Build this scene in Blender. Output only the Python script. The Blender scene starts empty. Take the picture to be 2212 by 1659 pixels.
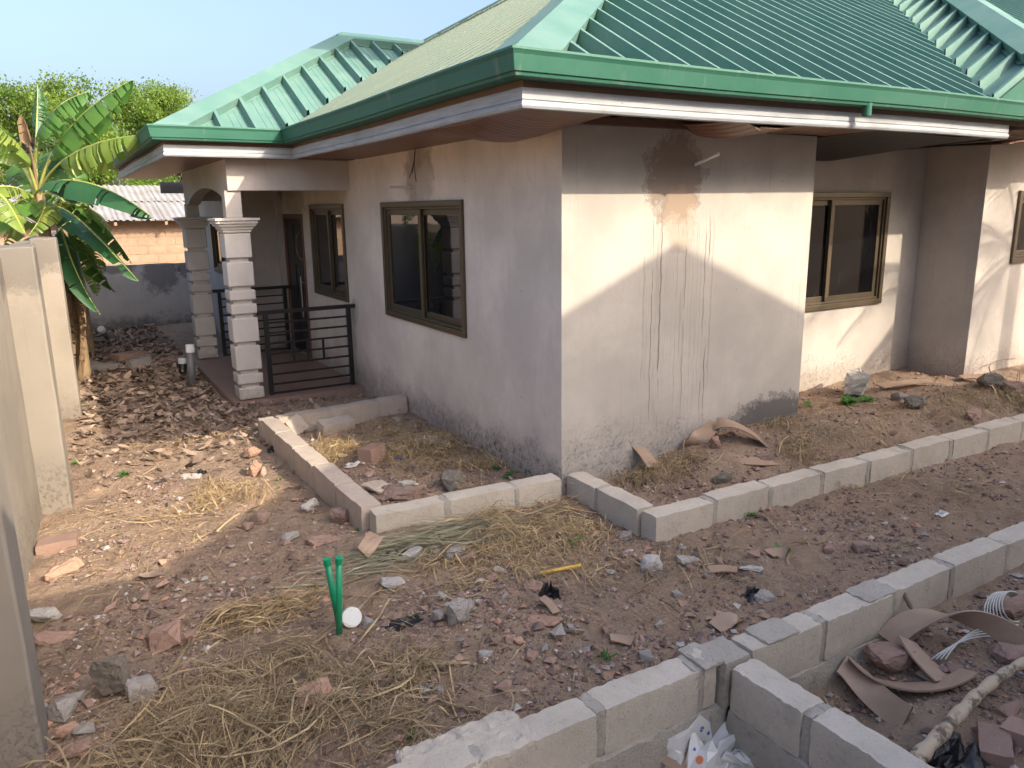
import bpy, bmesh, math, random
import numpy as np
from mathutils import Vector, Matrix, noise as mnoise
R_ = math.radians
rnd = random.Random(7)
NR = np.random.default_rng(11)
scn = bpy.context.scene
COL = scn.collection

# ------------------------------------------------------------------ camera
YAW, PITCH, ROLL, F, H = R_(59.66726), R_(12.9489), R_(-0.81908), 1659.136, 2.15
fw = np.array([math.cos(YAW)*math.cos(PITCH), math.sin(YAW)*math.cos(PITCH), -math.sin(PITCH)])
rt = np.cross(fw, [0, 0, 1]); rt /= np.linalg.norm(rt); up = np.cross(rt, fw)
rt, up = rt*math.cos(ROLL)+up*math.sin(ROLL), -rt*math.sin(ROLL)+up*math.cos(ROLL)
cam = bpy.data.cameras.new('camera'); cam.sensor_width = 36; cam.lens = F/2212*36
cam.clip_start = .05; cam.clip_end = 3000
co = bpy.data.objects.new('camera', cam); COL.objects.link(co)
co.matrix_world = Matrix([[rt[0], up[0], -fw[0], 0], [rt[1], up[1], -fw[1], 0], [rt[2], up[2], -fw[2], H], [0, 0, 0, 1]])
scn.camera = co

# ------------------------------------------------------------------ sky, sun, exposure
LX, LY, LZ = -.47, 1., -.69            # the way sunlight travels
elev = math.atan2(-LZ, math.hypot(LX, LY))
w = bpy.data.worlds.new('World'); scn.world = w; w.use_nodes = True
nt = w.node_tree; bg = nt.nodes['Background']
sky = nt.nodes.new('ShaderNodeTexSky'); sky.sky_type = 'NISHITA'; sky.sun_disc = False
sky.sun_elevation = elev; sky.sun_rotation = math.atan2(-LX, -LY)
sky.air_density = 1.0; sky.dust_density = 7; sky.ozone_density = 1.2
tn = nt.nodes.new('ShaderNodeMix'); tn.data_type = 'RGBA'; tn.blend_type = 'MULTIPLY'; tn.inputs[0].default_value = 1; tn.inputs[7].default_value = (.91, .93, 1.0, 1)
nt.links.new(sky.outputs[0], tn.inputs[6]); nt.links.new(tn.outputs[2], bg.inputs[0]); bg.inputs[1].default_value = .15
sl = bpy.data.lights.new('sun', 'SUN'); sl.energy = 2.15; sl.angle = R_(.5); sl.color = (1, .88, .70)
so = bpy.data.objects.new('sun', sl); COL.objects.link(so)
so.rotation_euler = Vector((LX, LY, LZ)).to_track_quat('-Z', 'Y').to_euler(); so.location = (4, -8, 12)
vs = scn.view_settings; vs.view_transform = 'Standard'; vs.look = 'None'; vs.exposure = 1.45; vs.gamma = 1
scn.render.engine = 'CYCLES'
scn.cycles.max_bounces = 6; scn.cycles.diffuse_bounces = 3; scn.cycles.glossy_bounces = 3; scn.cycles.transmission_bounces = 3; scn.cycles.transparent_max_bounces = 4; scn.cycles.caustics_reflective = False; scn.cycles.caustics_refractive = False

# ------------------------------------------------------------------ pixels (of a 2212 px wide view) to rays
def ray(x, y): return rt*((x-1106)/F) - up*((y-829.5)/F) + fw
def G(x, y, z=0.): d = ray(x, y); t = (z-H)/d[2]; return Vector(d*t+[0, 0, H])
def AX(x, y, X): d = ray(x, y); return Vector(d*(X/d[0])+[0, 0, H])
def AY(x, y, Y): d = ray(x, y); return Vector(d*(Y/d[1])+[0, 0, H])

# ------------------------------------------------------------------ object helpers
def link(o, parent=None):
    COL.objects.link(o)
    if parent is not None:
        o.parent = parent
        p = Vector((0, 0, 0)); q = parent
        while q is not None: p += q.location; q = q.parent
        o.location = -p
    return o
def thing(name, label, cat, loc=(0, 0, 0), group=None):
    o = bpy.data.objects.new(name, None); o.location = loc; o.empty_display_size = .2; COL.objects.link(o)
    return tag(o, label, cat, group, 'thing')
def tag(o, label=None, cat=None, group=None, kind=None):
    if label: o['label'] = label
    if cat: o['category'] = cat
    if group: o['group'] = group
    if kind: o['kind'] = kind
    return o
def mesh(vs_, fs, smooth=False, name='m'):
    m = bpy.data.meshes.new(name); m.from_pydata([tuple(v) for v in vs_], [], [tuple(f) for f in fs]); m.update()
    if smooth: m.polygons.foreach_set('use_smooth', [True]*len(m.polygons))
    return m
def npmesh(V, Fq, name='m', smooth=False):
    V = np.asarray(V, np.float32); Fq = np.asarray(Fq, np.int32); n, k = Fq.shape
    m = bpy.data.meshes.new(name); m.vertices.add(len(V)); m.vertices.foreach_set('co', V.ravel())
    m.loops.add(n*k); m.loops.foreach_set('vertex_index', Fq.ravel())
    m.polygons.add(n); m.polygons.foreach_set('loop_start', np.arange(0, n*k, k, dtype=np.int32))
    m.polygons.foreach_set('use_smooth', np.full(n, smooth)); m.update(calc_edges=True); return m
def obj(name, me, mat, parent=None, mats=None):
    o = bpy.data.objects.new(name, me)
    if not me.materials:
        for x in (mats or [mat]): me.materials.append(x)
    return link(o, parent)
def box(x0, x1, y0, y1, z0, z1):
    v = [(x, y, z) for z in (z0, z1) for y in (y0, y1) for x in (x0, x1)]
    return v, [(0, 2, 3, 1), (4, 5, 7, 6), (0, 1, 5, 4), (2, 6, 7, 3), (0, 4, 6, 2), (1, 3, 7, 5)]
class MB:
    def __init__(s): s.v = []; s.f = []
    def add(s, vf):
        n = len(s.v); s.v += list(vf[0]); s.f += [tuple(i+n for i in f) for f in vf[1]]; return s
    def box(s, *a): return s.add(box(*a))
    def build(s, name, mat, parent=None, smooth=False): return obj(name, mesh(s.v, s.f, smooth), mat, parent)
def bevel(o, wdt=.004, seg=2):
    b = o.modifiers.new('b', 'BEVEL'); b.width = wdt; b.segments = seg; b.limit_method = 'ANGLE'; return o
def tube(pts, rad, seg=8, caps=True):
    pts = [Vector(p) for p in pts]; n = len(pts)
    rad = rad if isinstance(rad, (list, tuple)) else [rad]*n
    V = []; Fs = []; a = None
    for i, p in enumerate(pts):
        t = (pts[min(i+1, n-1)]-pts[max(i-1, 0)]).normalized()
        if a is None: a = t.orthogonal().normalized()
        a = (a-t*a.dot(t)).normalized(); b = t.cross(a)
        V += [p+(a*math.cos(2*math.pi*k/seg)+b*math.sin(2*math.pi*k/seg))*rad[i] for k in range(seg)]
    for i in range(n-1):
        for k in range(seg): Fs.append((i*seg+k, i*seg+(k+1) % seg, (i+1)*seg+(k+1) % seg, (i+1)*seg+k))
    if caps: Fs.append(tuple(range(seg))[::-1]); Fs.append(tuple((n-1)*seg+k for k in range(seg)))
    return V, Fs
def bez(p, n):
    p = [Vector(q) for q in p]; out = []
    for i in range(n+1):
        t = i/n; q = p
        while len(q) > 1: q = [q[k].lerp(q[k+1], t) for k in range(len(q)-1)]
        out.append(q[0])
    return out
def N3(x, y, z=0, s=1.): return mnoise.noise(Vector((x*s, y*s, z*s)))

# ------------------------------------------------------------------ material helpers
class NT:
    def __init__(s, name):
        s.m = bpy.data.materials.new(name); s.m.use_nodes = True; s.t = s.m.node_tree
        s.b = s.t.nodes['Principled BSDF']; s.out = s.t.nodes['Material Output']; s._pos = None
    def n(s, typ, **kw):
        x = s.t.nodes.new('ShaderNode'+typ)
        for k, v in kw.items(): setattr(x, k, v)
        return x
    def L(s, a, b): s.t.links.new(a, b)
    def set(s, sock, v):
        if hasattr(v, 'is_output') or isinstance(v, bpy.types.NodeSocket): s.L(v, sock)
        else:
            if isinstance(v, (tuple, list)) and len(v) == 3 and sock.type == 'RGBA': v = (*v, 1)
            sock.default_value = v
    def pos(s):
        if s._pos is None: s._pos = s.n('NewGeometry').outputs['Position']
        return s._pos
    def ocoord(s): return s.n('TexCoord').outputs['Object']
    def noise(s, scale=5, detail=6, rough=.6, vec=None, stretch=None, dist=0.):
        v = vec if vec is not None else s.pos()
        if stretch:
            mp = s.n('Mapping'); s.L(v, mp.inputs[0]); mp.inputs['Scale'].default_value = stretch; v = mp.outputs[0]
        x = s.n('TexNoise'); x.inputs['Scale'].default_value = scale; x.inputs['Detail'].default_value = detail
        x.inputs['Roughness'].default_value = rough; x.inputs['Distortion'].default_value = dist; s.L(v, x.inputs['Vector']); return x.outputs[0]
    def voro(s, scale=5, vec=None, feature='F1'):
        x = s.n('TexVoronoi', feature=feature); x.inputs['Scale'].default_value = scale; s.L(vec if vec is not None else s.pos(), x.inputs['Vector']); return x
    def ramp(s, fac, stops):
        x = s.n('ValToRGB'); s.L(fac, x.inputs[0]); e = x.color_ramp.elements
        while len(e) < len(stops): e.new(.5)
        for i, (p, c) in enumerate(stops): e[i].position = p; e[i].color = (*c, 1) if not isinstance(c, (int, float)) else (c, c, c, 1)
        return x.outputs[0]
    def math(s, op, a, b=0., clamp=False):
        x = s.n('Math', operation=op); x.use_clamp = clamp; s.set(x.inputs[0], a); s.set(x.inputs[1], b); return x.outputs[0]
    def mix(s, fac, a, b, blend='MIX'):
        x = s.n('Mix', data_type='RGBA'); x.blend_type = blend; s.set(x.inputs[0], fac); s.set(x.inputs[6], a); s.set(x.inputs[7], b); return x.outputs[2]
    def sep(s, v): x = s.n('SeparateXYZ'); s.L(v, x.inputs[0]); return x.outputs
    def rng(s, v, a, b, c=0., d=1., smooth=True):
        x = s.n('MapRange'); x.interpolation_type = 'SMOOTHSTEP' if smooth else 'LINEAR'
        s.set(x.inputs[0], v)
        for i, q in enumerate((a, b, c, d)): x.inputs[1+i].default_value = q
        return x.outputs[0]
    def bump(s, h, strength=.3, dist=.01, prev=None):
        x = s.n('Bump'); x.inputs['Strength'].default_value = strength; x.inputs['Distance'].default_value = dist; s.L(h, x.inputs['Height'])
        if prev is not None: s.L(prev, x.inputs['Normal'])
        return x.outputs[0]
    def done(s, col=None, rough=None, normal=None, metal=None, spec=None):
        if col is not None: s.set(s.b.inputs['Base Color'], col)
        if rough is not None: s.set(s.b.inputs['Roughness'], rough)
        if metal is not None: s.set(s.b.inputs['Metallic'], metal)
        if spec is not None: s.set(s.b.inputs['Specular IOR Level'], spec)
        if normal is not None: s.L(normal, s.b.inputs['Normal'])
        return s.m
def mat_simple(name, c, rough=.6, var=.15, scale=20., bump=.1, metal=0., spec=.5, obj_co=False, dist=.003):
    t = NT(name); v = t.ocoord() if obj_co else t.pos(); n = t.noise(scale, 5, .65, v)
    col = t.mix(n, tuple(x*(1-var) for x in c), tuple(min(1, x*(1+var)) for x in c))
    if obj_co:
        r = t.n('ObjectInfo').outputs['Random']; col = t.mix(t.rng(r, 0, 1, .0, .55, False), col, tuple(x*.62 for x in c))
    return t.done(col, rough, t.bump(n, bump, dist), metal, spec)

def plaster(name, base, stains=(), drips=(), dirt_h=.35, dirt=(.10, .095, .09), dstr=.8, base_z=0., moss=None):
    """skim-coated wall: mottled trowel marks, damp band above the ground, water stains at given spots"""
    t = NT(name); P = t.pos(); z = t.sep(P)[2]
    n1 = t.noise(1.3, 8, .62); n2 = t.noise(14, 6, .7); n3 = t.noise(5, 4, .6, stretch=(1, 1, .22)); ns = t.noise(60, 3, .6)
    col = t.mix(t.rng(n1, .3, .7), tuple(x*.84 for x in base), tuple(min(1, x*1.1) for x in base))
    col = t.mix(t.rng(n2, .45, .75, 0, .45), col, tuple(x*.88 for x in base))
    col = t.mix(t.rng(n3, .52, .8, 0, .35), col, (base[0]*.8, base[1]*.79, base[2]*.8))
    # hairline grime streaks
    hs = t.noise(9, 2, .5, stretch=(3.5, 3.5, .16)); col = t.mix(t.rng(hs, .66, .74, 0, .22), col, tuple(x*.5 for x in base))
    # dark spots
    sp = t.voro(3.1); spm = t.rng(sp.outputs['Distance'], .018, .03, .7, 0); col = t.mix(spm, col, tuple(x*.35 for x in base))
    # damp band
    e = t.math('ADD', z, t.math('MULTIPLY', t.math('SUBTRACT', t.noise(2.4, 8, .72), .5), -.85))
    d = t.rng(e, base_z+.02, base_z+dirt_h, 1, 0); d = t.math('MULTIPLY', d, t.rng(n2, .25, .6, .5, 1)); dd = t.math('MULTIPLY', d, dstr)
    col = t.mix(dd, col, dirt)
    pit = t.noise(38, 5, .75); pm = t.math('MULTIPLY', t.rng(e, base_z+.1, base_z+.5, 1, 0), t.rng(pit, .52, .62))
    col = t.mix(t.math('MULTIPLY', pm, .4), col, tuple(x*.45 for x in base))
    if moss:
        y = t.sep(P)[1]
        mm = t.math('MULTIPLY', t.rng(y, moss[0], moss[1], 1, 0), t.math('MULTIPLY', t.rng(t.noise(22, 6, .8), .5, .62), t.rng(e, .12, .36, 1, 0)))
        col = t.mix(t.math('MULTIPLY', mm, .85), col, (.085, .065, .03))
    for (c, rad, amp, cc) in stains:
        mp = t.n('Mapping', vector_type='POINT'); t.L(P, mp.inputs[0])
        mp.inputs['Location'].default_value = [-c[i]/rad[i] for i in range(3)]; mp.inputs['Scale'].default_value = [1/r for r in rad]
        ln = t.n('VectorMath', operation='LENGTH'); t.L(mp.outputs[0], ln.inputs[0])
        q = t.math('ADD', ln.outputs['Value'], t.math('MULTIPLY', t.math('SUBTRACT', t.noise(9, 7, .7), .5), 1.5))
        msk = t.math('MULTIPLY', t.rng(q, .78, 1.0, 1, 0), amp); col = t.mix(msk, col, cc)
        rim = t.math('MULTIPLY', t.rng(t.math('ABSOLUTE', t.math('SUBTRACT', q, .97)), 0, .07, .6, 0), amp); col = t.mix(rim, col, tuple(x*.7 for x in cc))
    for (x0, x1, z0, z1, amp) in drips:     # thin run-down lines under a leak
        x = t.sep(P)[0]
        wob = t.math('ADD', x, t.math('MULTIPLY', t.math('SUBTRACT', t.noise(4, 2, .5, stretch=(0, 0, 1)), .5), .06))
        ln = t.n('TexNoise', noise_dimensions='1D'); ln.inputs['Scale'].default_value = 24; ln.inputs['Detail'].default_value = 1; t.L(wob, ln.inputs['W'])
        k = t.rng(t.math('ABSOLUTE', t.math('SUBTRACT', ln.outputs[0], .5)), .0, .022, 1, 0)
        brk = t.rng(t.noise(3.5, 3, .5, stretch=(6, 1, .7)), .4, .52)
        win = t.math('MULTIPLY', t.math('MULTIPLY', t.rng(x, x0, x0+.12), t.rng(x, x1-.12, x1, 1, 0)), t.math('MULTIPLY', t.rng(z, z0, z0+.5), t.rng(z, z1-.25, z1, 1, 0)))
        col = t.mix(t.math('MULTIPLY', t.math('MULTIPLY', k, brk), t.math('MULTIPLY', win, amp)), col, (.13, .10, .08))
    nb = t.bump(n2, .12, .006); nb = t.bump(ns, .1, .003, nb)
    nb = t.bump(pm, .6, .006, nb)
    return t.done(col, .88, nb, spec=.25)

WALLC = (.70, .605, .515)  # left wall: same paint as the front, lightened to make up for weak fill
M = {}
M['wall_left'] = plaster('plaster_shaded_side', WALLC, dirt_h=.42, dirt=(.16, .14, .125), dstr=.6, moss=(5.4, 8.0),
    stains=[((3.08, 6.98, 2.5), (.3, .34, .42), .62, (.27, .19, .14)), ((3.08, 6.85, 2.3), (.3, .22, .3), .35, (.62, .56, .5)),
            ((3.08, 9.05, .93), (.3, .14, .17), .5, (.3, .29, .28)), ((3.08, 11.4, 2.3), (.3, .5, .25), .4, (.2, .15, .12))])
M['wall_front'] = plaster('plaster_front', (.475, .435, .385), dirt_h=.4, dirt=(.24, .225, .21), dstr=.55, base_z=.12,  # same house paint, darkened to hold down the brighter-lit front
    stains=[((4.12, 4.55, 2.36), (.3, .3, .34), .72, (.22, .155, .115)), ((4.18, 4.55, 2.05), (.17, .3, .26), .5, (.40, .29, .20)),
            ((5.35, 4.55, .22), (.62, .3, .28), .85, (.085, .08, .08))],
    drips=[(3.72, 4.62, .25, 2.15, .8)])
M['wall_right'] = plaster('plaster_wing', (.46, .415, .37), dirt_h=.35, dirt=(.36, .29, .24), dstr=.7, base_z=.22)
M['porch_wall'] = plaster('plaster_porch', (.50, .45, .41), dirt_h=.3, dirt=(.2, .18, .16))
M['col'] = plaster('column_render', (.60, .55, .50), dirt_h=.25, dirt=(.33, .27, .22), dstr=.6)
M['fence'] = plaster('boundary_render', (.285, .25, .205), dirt_h=.45, dirt=(.2, .17, .14), dstr=.6,
    stains=[((-.1, 6.3, 1.9), (1, .5, .3), .6, (.10, .09, .08)), ((0, 9.4, 1.9), (1, .5, .35), .6, (.10, .09, .08)), ((-.3, 3.2, .4), (1, .8, .7), .35, (.2, .19, .185)), ((-.2, 5.2, 1.7), (1, .45, .5), .4, (.13, .115, .1)), ((-.15, 7.8, 1.6), (1, .5, .5), .4, (.13, .115, .1)), ((-.2, 6.35, .9), (1, .12, .8), .35, (.17, .155, .135))])
M['backwall'] = plaster('back_wall_render', (.42, .40, .385), dirt_h=.35, dirt=(.07, .07, .07), dstr=.8,
    stains=[((1.7, 16, 1.05), (.35, 1, .4), .6, (.06, .06, .06)), ((.9, 16, 1.2), (.4, 1, .16), .6, (.06, .06, .06)), ((2.2, 16, 1.15), (.25, 1, .25), .6, (.07, .07, .07))])
M['neigh'] = plaster('neighbour_render', (.72, .66, .58))

def roof_mat(name, c, fade):
    t = NT(name); n = t.noise(2.2, 7, .6); n2 = t.noise(30, 3, .6)
    col = t.mix(t.rng(n, .35, .7), c, fade); col = t.mix(t.rng(n2, .6, .8, 0, .25), col, tuple(x*1.25 for x in fade))
    streak = t.noise(6, 4, .6, stretch=(2, 2, .3)); col = t.mix(t.rng(streak, .58, .75, 0, .35), col, (.23, .25, .19))
    return t.done(col, t.rng(n, .3, .7, .5, .62, False), t.bump(n2, .04, .002), spec=.3)
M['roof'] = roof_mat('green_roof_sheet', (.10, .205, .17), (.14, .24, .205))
M['roof_left'] = roof_mat('weathered_dimmed_roof_sheet', (.075, .125, .098), (.115, .15, .112))  # weathered green, darkened further against the sun washing out this slope
M['roof_rib_shade'] = roof_mat('green_roof_rib_shade', (.03, .06, .048), (.05, .08, .065))  # darkened sheet colour that paints in shadow lines along the ribs
M['gutter'] = roof_mat('green_gutter', (.026, .115, .075), (.04, .135, .092))

def wood(name, c, grime_shade):
    t = NT(name); n = t.noise(3, 8, .7, stretch=(1, 1, 14)); n2 = t.noise(1.6, 6, .65); n3 = t.noise(70, 3, .6)
    col = t.mix(t.rng(n, .35, .7), c, tuple(x*.72 for x in c)); col = t.mix(t.rng(n2, .5, .75, 0, .75), col, grime_shade)
    v = t.voro(5.5); col = t.mix(t.rng(v.outputs['Distance'], .02, .035, .8, 0), col, (.03, .03, .03))
    return t.done(col, .62, t.bump(n, .15, .004), spec=.4)
M['fascia'] = wood('silver_painted_board', (.40, .42, .44), (.23, .235, .25))
M['timber'] = wood('bare_brown_board', (.20, .125, .08), (.07, .055, .045))
def pvc(name, c, axis, pitch=.05):
    t = NT(name); P = t.pos(); ax = t.sep(P)[axis]
    k = t.math('PINGPONG', ax, pitch/2); g = t.rng(k, .002, .009, 0, 1)
    n = t.noise(4, 5, .6); col = t.mix(t.rng(n, .3, .7), tuple(x*.82 for x in c), tuple(x*1.1 for x in c)); col = t.mix(g, tuple(x*.25 for x in c), col)
    return t.done(col, .42, t.bump(g, .5, .004), spec=.45)
M['soff_y'] = pvc('brown_ceiling_strip', (.235, .118, .075), 1)
M['soff_x'] = pvc('brown_ceiling_strip_b', (.235, .118, .075), 0)
M['darksheet'] = mat_simple('dark_gap_fill', (.02, .016, .015), .6, .3, 8, .2)  # near-black fill standing in for the dark opening under the sagging eave
M['soff_edge'] = mat_simple('brown_trim', (.16, .075, .05), .45)
M['pvc'] = mat_simple('brown_plastic_strip', (.34, .235, .165), .5, .25, 12, .2)
t = NT('bronze_aluminium'); n = t.noise(8, 5, .6, stretch=(1, 1, .4)); M['bronze'] = t.done(t.mix(n, (.085, .066, .042), (.14, .108, .07)), .36, metal=.45)
t = NT('dark_window_glass'); P = t.pos(); n = t.noise(2.5, 6, .7, stretch=(1, 1, .5)); dn = t.noise(18, 5, .75, stretch=(1.6, 1.6, .22))
dust = t.math('MULTIPLY', t.rng(n, .45, .75), t.rng(dn, .45, .75))
t.b.inputs['IOR'].default_value = 1.9
M['glass'] = t.done(t.mix(t.math('MULTIPLY', dust, .35), (.006, .007, .009), (.14, .13, .115)), t.math('MULTIPLY', dust, .35))
t = NT('dusty_window_glass'); n = t.noise(2.2, 6, .7, stretch=(1, 1, .6)); dn = t.noise(14, 6, .8, stretch=(1.8, 1.8, .2))
dust = t.math('MULTIPLY', t.rng(n, .46, .68), t.rng(dn, .42, .75))
M['glass_dusty'] = t.done(t.mix(t.math('MULTIPLY', dust, .6), (.004, .004, .005), (.055, .05, .045)), t.rng(dust, 0, 1, .05, .7, False), spec=.22)
M['blackmetal'] = mat_simple('black_painted_steel', (.012, .012, .014), .38, .3, 25, .15)
M['door'] = mat_simple('black_steel_door', (.014, .013, .016), .3, .3, 9, .1)
M['steel'] = mat_simple('bright_steel', (.55, .54, .52), .3, .1, 9, .05, 1.)
M['whitepvc'] = mat_simple('white_plastic', (.72, .73, .72), .4, .06, 30, .03)
M['greypvc'] = mat_simple('grey_plastic_pipe', (.13, .13, .135), .45, .15, 14, .05)
M['greenpvc'] = mat_simple('green_plastic_pipe', (.008, .27, .125), .34, .12, 14, .05)
M['yellowpvc'] = mat_simple('yellow_plastic_pipe', (.60, .38, .07), .45, .2, 14, .05)
M['tile'] = mat_simple('brown_floor_tile', (.24, .155, .12), .45, .15, 6, .03)
M['slab'] = mat_simple('porch_slab', (.24, .165, .13), .75, .2, 12, .2)

def concrete(name, c, dark, bstr=.8, grit=90, obj_co=False):
    t = NT(name); P = t.ocoord() if obj_co else t.pos()
    n = t.noise(3.5, 8, .65, P); n2 = t.noise(28, 6, .7, P); n3 = t.noise(grit, 4, .7, P)
    col = t.mix(t.rng(n, .3, .7), c, tuple(x*.84 for x in c)); col = t.mix(t.rng(n2, .55, .75, 0, .6), col, dark)
    col = t.mix(t.rng(n3, .56, .72, 0, .75), col, tuple(x*.5 for x in c))
    n5 = t.noise(7, 6, .7, P); col = t.mix(t.rng(n5, .55, .72, 0, .5), col, dark)
    if obj_co:
        r = t.n('ObjectInfo').outputs['Random']; col = t.mix(t.rng(r, 0, 1, 0, .5, False), col, tuple(x*.6 for x in c))
    nb = t.bump(n2, bstr*.5, .012); nb = t.bump(n3, bstr, .005, nb); return t.done(col, .92, nb, spec=.2)
M['block'] = concrete('sandcrete_block', (.585, .52, .43), (.40, .345, .275))
M['mortar'] = concrete('cement_mortar', (.45, .41, .345), (.24, .21, .175), 1.4, 60)
M['blockpink'] = concrete('sandcrete_block_pinkish', (.52, .435, .36), (.34, .275, .23))
M['brickrock'] = concrete('pink_brick_rubble', (.385, .255, .20), (.25, .165, .13), .8, 60, True)
M['orange'] = concrete('orange_brick_shard', (.47, .30, .215), (.38, .22, .15), .8, 60, True)
M['greyrock'] = concrete('grey_concrete_rubble', (.37, .34, .31), (.24, .21, .185), 1, 60, True)
M['stone'] = concrete('dusty_brown_stone', (.31, .22, .18), (.2, .145, .12), 1, 50, True)
M['paleslab'] = concrete('pale_plaster_chip', (.52, .49, .45), (.34, .3, .26), .6, 60, True)
M['slatestone'] = concrete('grey_green_stone', (.21, .185, .155), (.12, .1, .085), .8, 40, True)
M['black'] = mat_simple('black_plastic_scrap', (.012, .012, .013), .35, .3, 30, .6, dist=.01)
t = NT('bare_red_earth'); n = t.noise(.8, 8, .65); n2 = t.noise(7, 8, .7); n3 = t.noise(45, 6, .75); n4 = t.noise(160, 3, .7)
col = t.mix(t.rng(n, .3, .7), (0.314, 0.217, 0.153), (0.364, 0.270, 0.194)); col = t.mix(t.rng(n2, .42, .7), col, (0.253, 0.173, 0.122))
col = t.mix(t.rng(n3, .5, .72, 0, .75), col, (0.441, 0.333, 0.240)); col = t.mix(t.rng(n4, .62, .75, 0, .7), col, (0.518, 0.428, 0.314)); col = t.mix(t.rng(n4, .27, .38, .6, 0), col, (0.139, 0.099, 0.072))
vg = t.voro(70); cz = t.ramp(vg.outputs['Color'], [(0, 0), (1, 1)])
gm = t.math('MULTIPLY', t.rng(vg.outputs['Distance'], .22, .34, 1, 0), t.rng(t.noise(5, 4, .6), .45, .6))
col = t.mix(t.math('MULTIPLY', gm, .6), col, (0.512, 0.392, 0.284))
nb = t.bump(n2, .6, .04); nb = t.bump(n3, .8, .02, nb); nb = t.bump(n4, .6, .006, nb); nb = t.bump(gm, .5, .006, nb)
v2 = t.voro(26); cm = t.math('MULTIPLY', t.rng(v2.outputs['Distance'], .2, .42, 1, 0), t.rng(t.noise(2.2, 5, .65), .42, .58))
col = t.mix(t.math('MULTIPLY', t.rng(t.math('SUBTRACT', 1, cm), .75, 1., 0, 1), .0), col, col); col = t.mix(t.math('MULTIPLY', cm, .35), col, (0.354, 0.281, 0.210))
big = t.noise(1.7, 6, .7); col = t.mix(t.rng(big, .5, .68, 0, .55), col, (0.191, 0.154, 0.116)); nb = t.bump(cm, .7, .015, nb)
M['earth'] = t.done(col, .95, nb, spec=.15)
def leafmat(name, c1, c2, trans=.35, rough=.4, scale=3.):
    t = NT(name); n = t.noise(scale, 4, .6); col = t.mix(t.rng(n, .3, .7), c1, c2)
    t.done(col, rough, spec=.4)
    tr = t.n('BsdfTranslucent'); t.set(tr.inputs[0], t.mix(.5, col, tuple(min(1, x*2.2) for x in c2))); mx = t.n('MixShader'); mx.inputs[0].default_value = trans
    t.L(t.b.outputs[0], mx.inputs[1]); t.L(tr.outputs[0], mx.inputs[2]); t.L(mx.outputs[0], t.out.inputs[0]); return t.m
M['ban'] = leafmat('banana_leaf_green', (.06, .15, .03), (.10, .21, .04))
M['bandark'] = leafmat('banana_leaf_dark', (.022, .085, .03), (.035, .11, .038), .22)
M['banyel'] = leafmat('banana_leaf_yellowing', (.12, .22, .035), (.22, .27, .05))
M['banrib'] = mat_simple('banana_midrib', (.32, .34, .09), .5)
M['bandry'] = leafmat('dry_banana_leaf', (.20, .13, .075), (.33, .22, .13), .15, .8)
M['banstem'] = mat_simple('banana_stem', (.30, .21, .12), .7, .5, 9, .4, dist=.01)
M['treeleaf'] = leafmat('tree_leaf', (.06, .125, .018), (.17, .25, .035), .4, .5, 1.6)
M['bark'] = mat_simple('bark', (.13, .10, .075), .9, .3, 12, .6, dist=.02)
M['sprout'] = leafmat('sprout_leaf', (.05, .15, .03), (.10, .24, .05), .3)
def straw(name, a, b):
    t = NT(name); n = t.noise(9, 3, .6); r = t.n('NewGeometry').outputs['Random Per Island']
    col = t.mix(r, a, b); col = t.mix(t.rng(n, .4, .7, 0, .5), col, tuple(x*.6 for x in a)); return t.done(col, .75, spec=.3)
M['straw'] = straw('dry_straw', (.25, .165, .08), (.64, .48, .26))
M['strawdk'] = straw('weathered_straw', (.15, .105, .06), (.55, .42, .235))
M['strawgreen'] = straw('grey_green_straw', (.27, .26, .17), (.44, .40, .27))
M['litter'] = straw('dry_leaf_litter', (.14, .10, .075), (.46, .34, .25))
t = NT('pebbles'); r = t.n('NewGeometry').outputs['Random Per Island']
M['pebble'] = t.done(t.ramp(r, [(0, (.13, .09, .075)), (.35, (.215, .15, .125)), (.66, (.28, .205, .175)), (.8, (.40, .23, .16)), (.92, (.34, .315, .29)), (1, (.55, .5, .45))]), .95, t.bump(t.noise(120, 4, .7), .5, .004), spec=.2)
t = NT('corrugated_sheet'); n = t.noise(1.2, 6, .7); M['corr'] = t.done(t.mix(t.rng(n, .35, .7), (.42, .41, .40), (.30, .265, .23)), .5, metal=.3)
M['mud'] = concrete('mud_brick', (.36, .255, .175), (.27, .18, .115), .8, 40)
M['bag'] = mat_simple('white_plastic_bag', (.66, .65, .63), .35, .12, 25, .5, dist=.006)
M['bagblue'] = mat_simple('blue_print', (.06, .12, .34), .4); M['bagred'] = mat_simple('orange_print', (.6, .2, .06), .4)
M['card'] = mat_simple('brown_cardboard', (.27, .185, .125), .8, .15, 8, .1)
M['twig'] = mat_simple('twig_bark', (.17, .12, .085), .8, .35, 20, .4, dist=.006)
t = NT('peeled_branch'); n = t.noise(9, 6, .7); n2 = t.noise(40, 4, .7)
M['branch'] = t.done(t.mix(t.rng(n, .48, .6), (.46, .37, .26), (.12, .085, .06)), .75, t.bump(n2, .6, .006))
M['wire'] = mat_simple('cream_cable', (.55, .53, .47), .5); M['cable'] = mat_simple('black_cable', (.015, .013, .012), .5)

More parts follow.
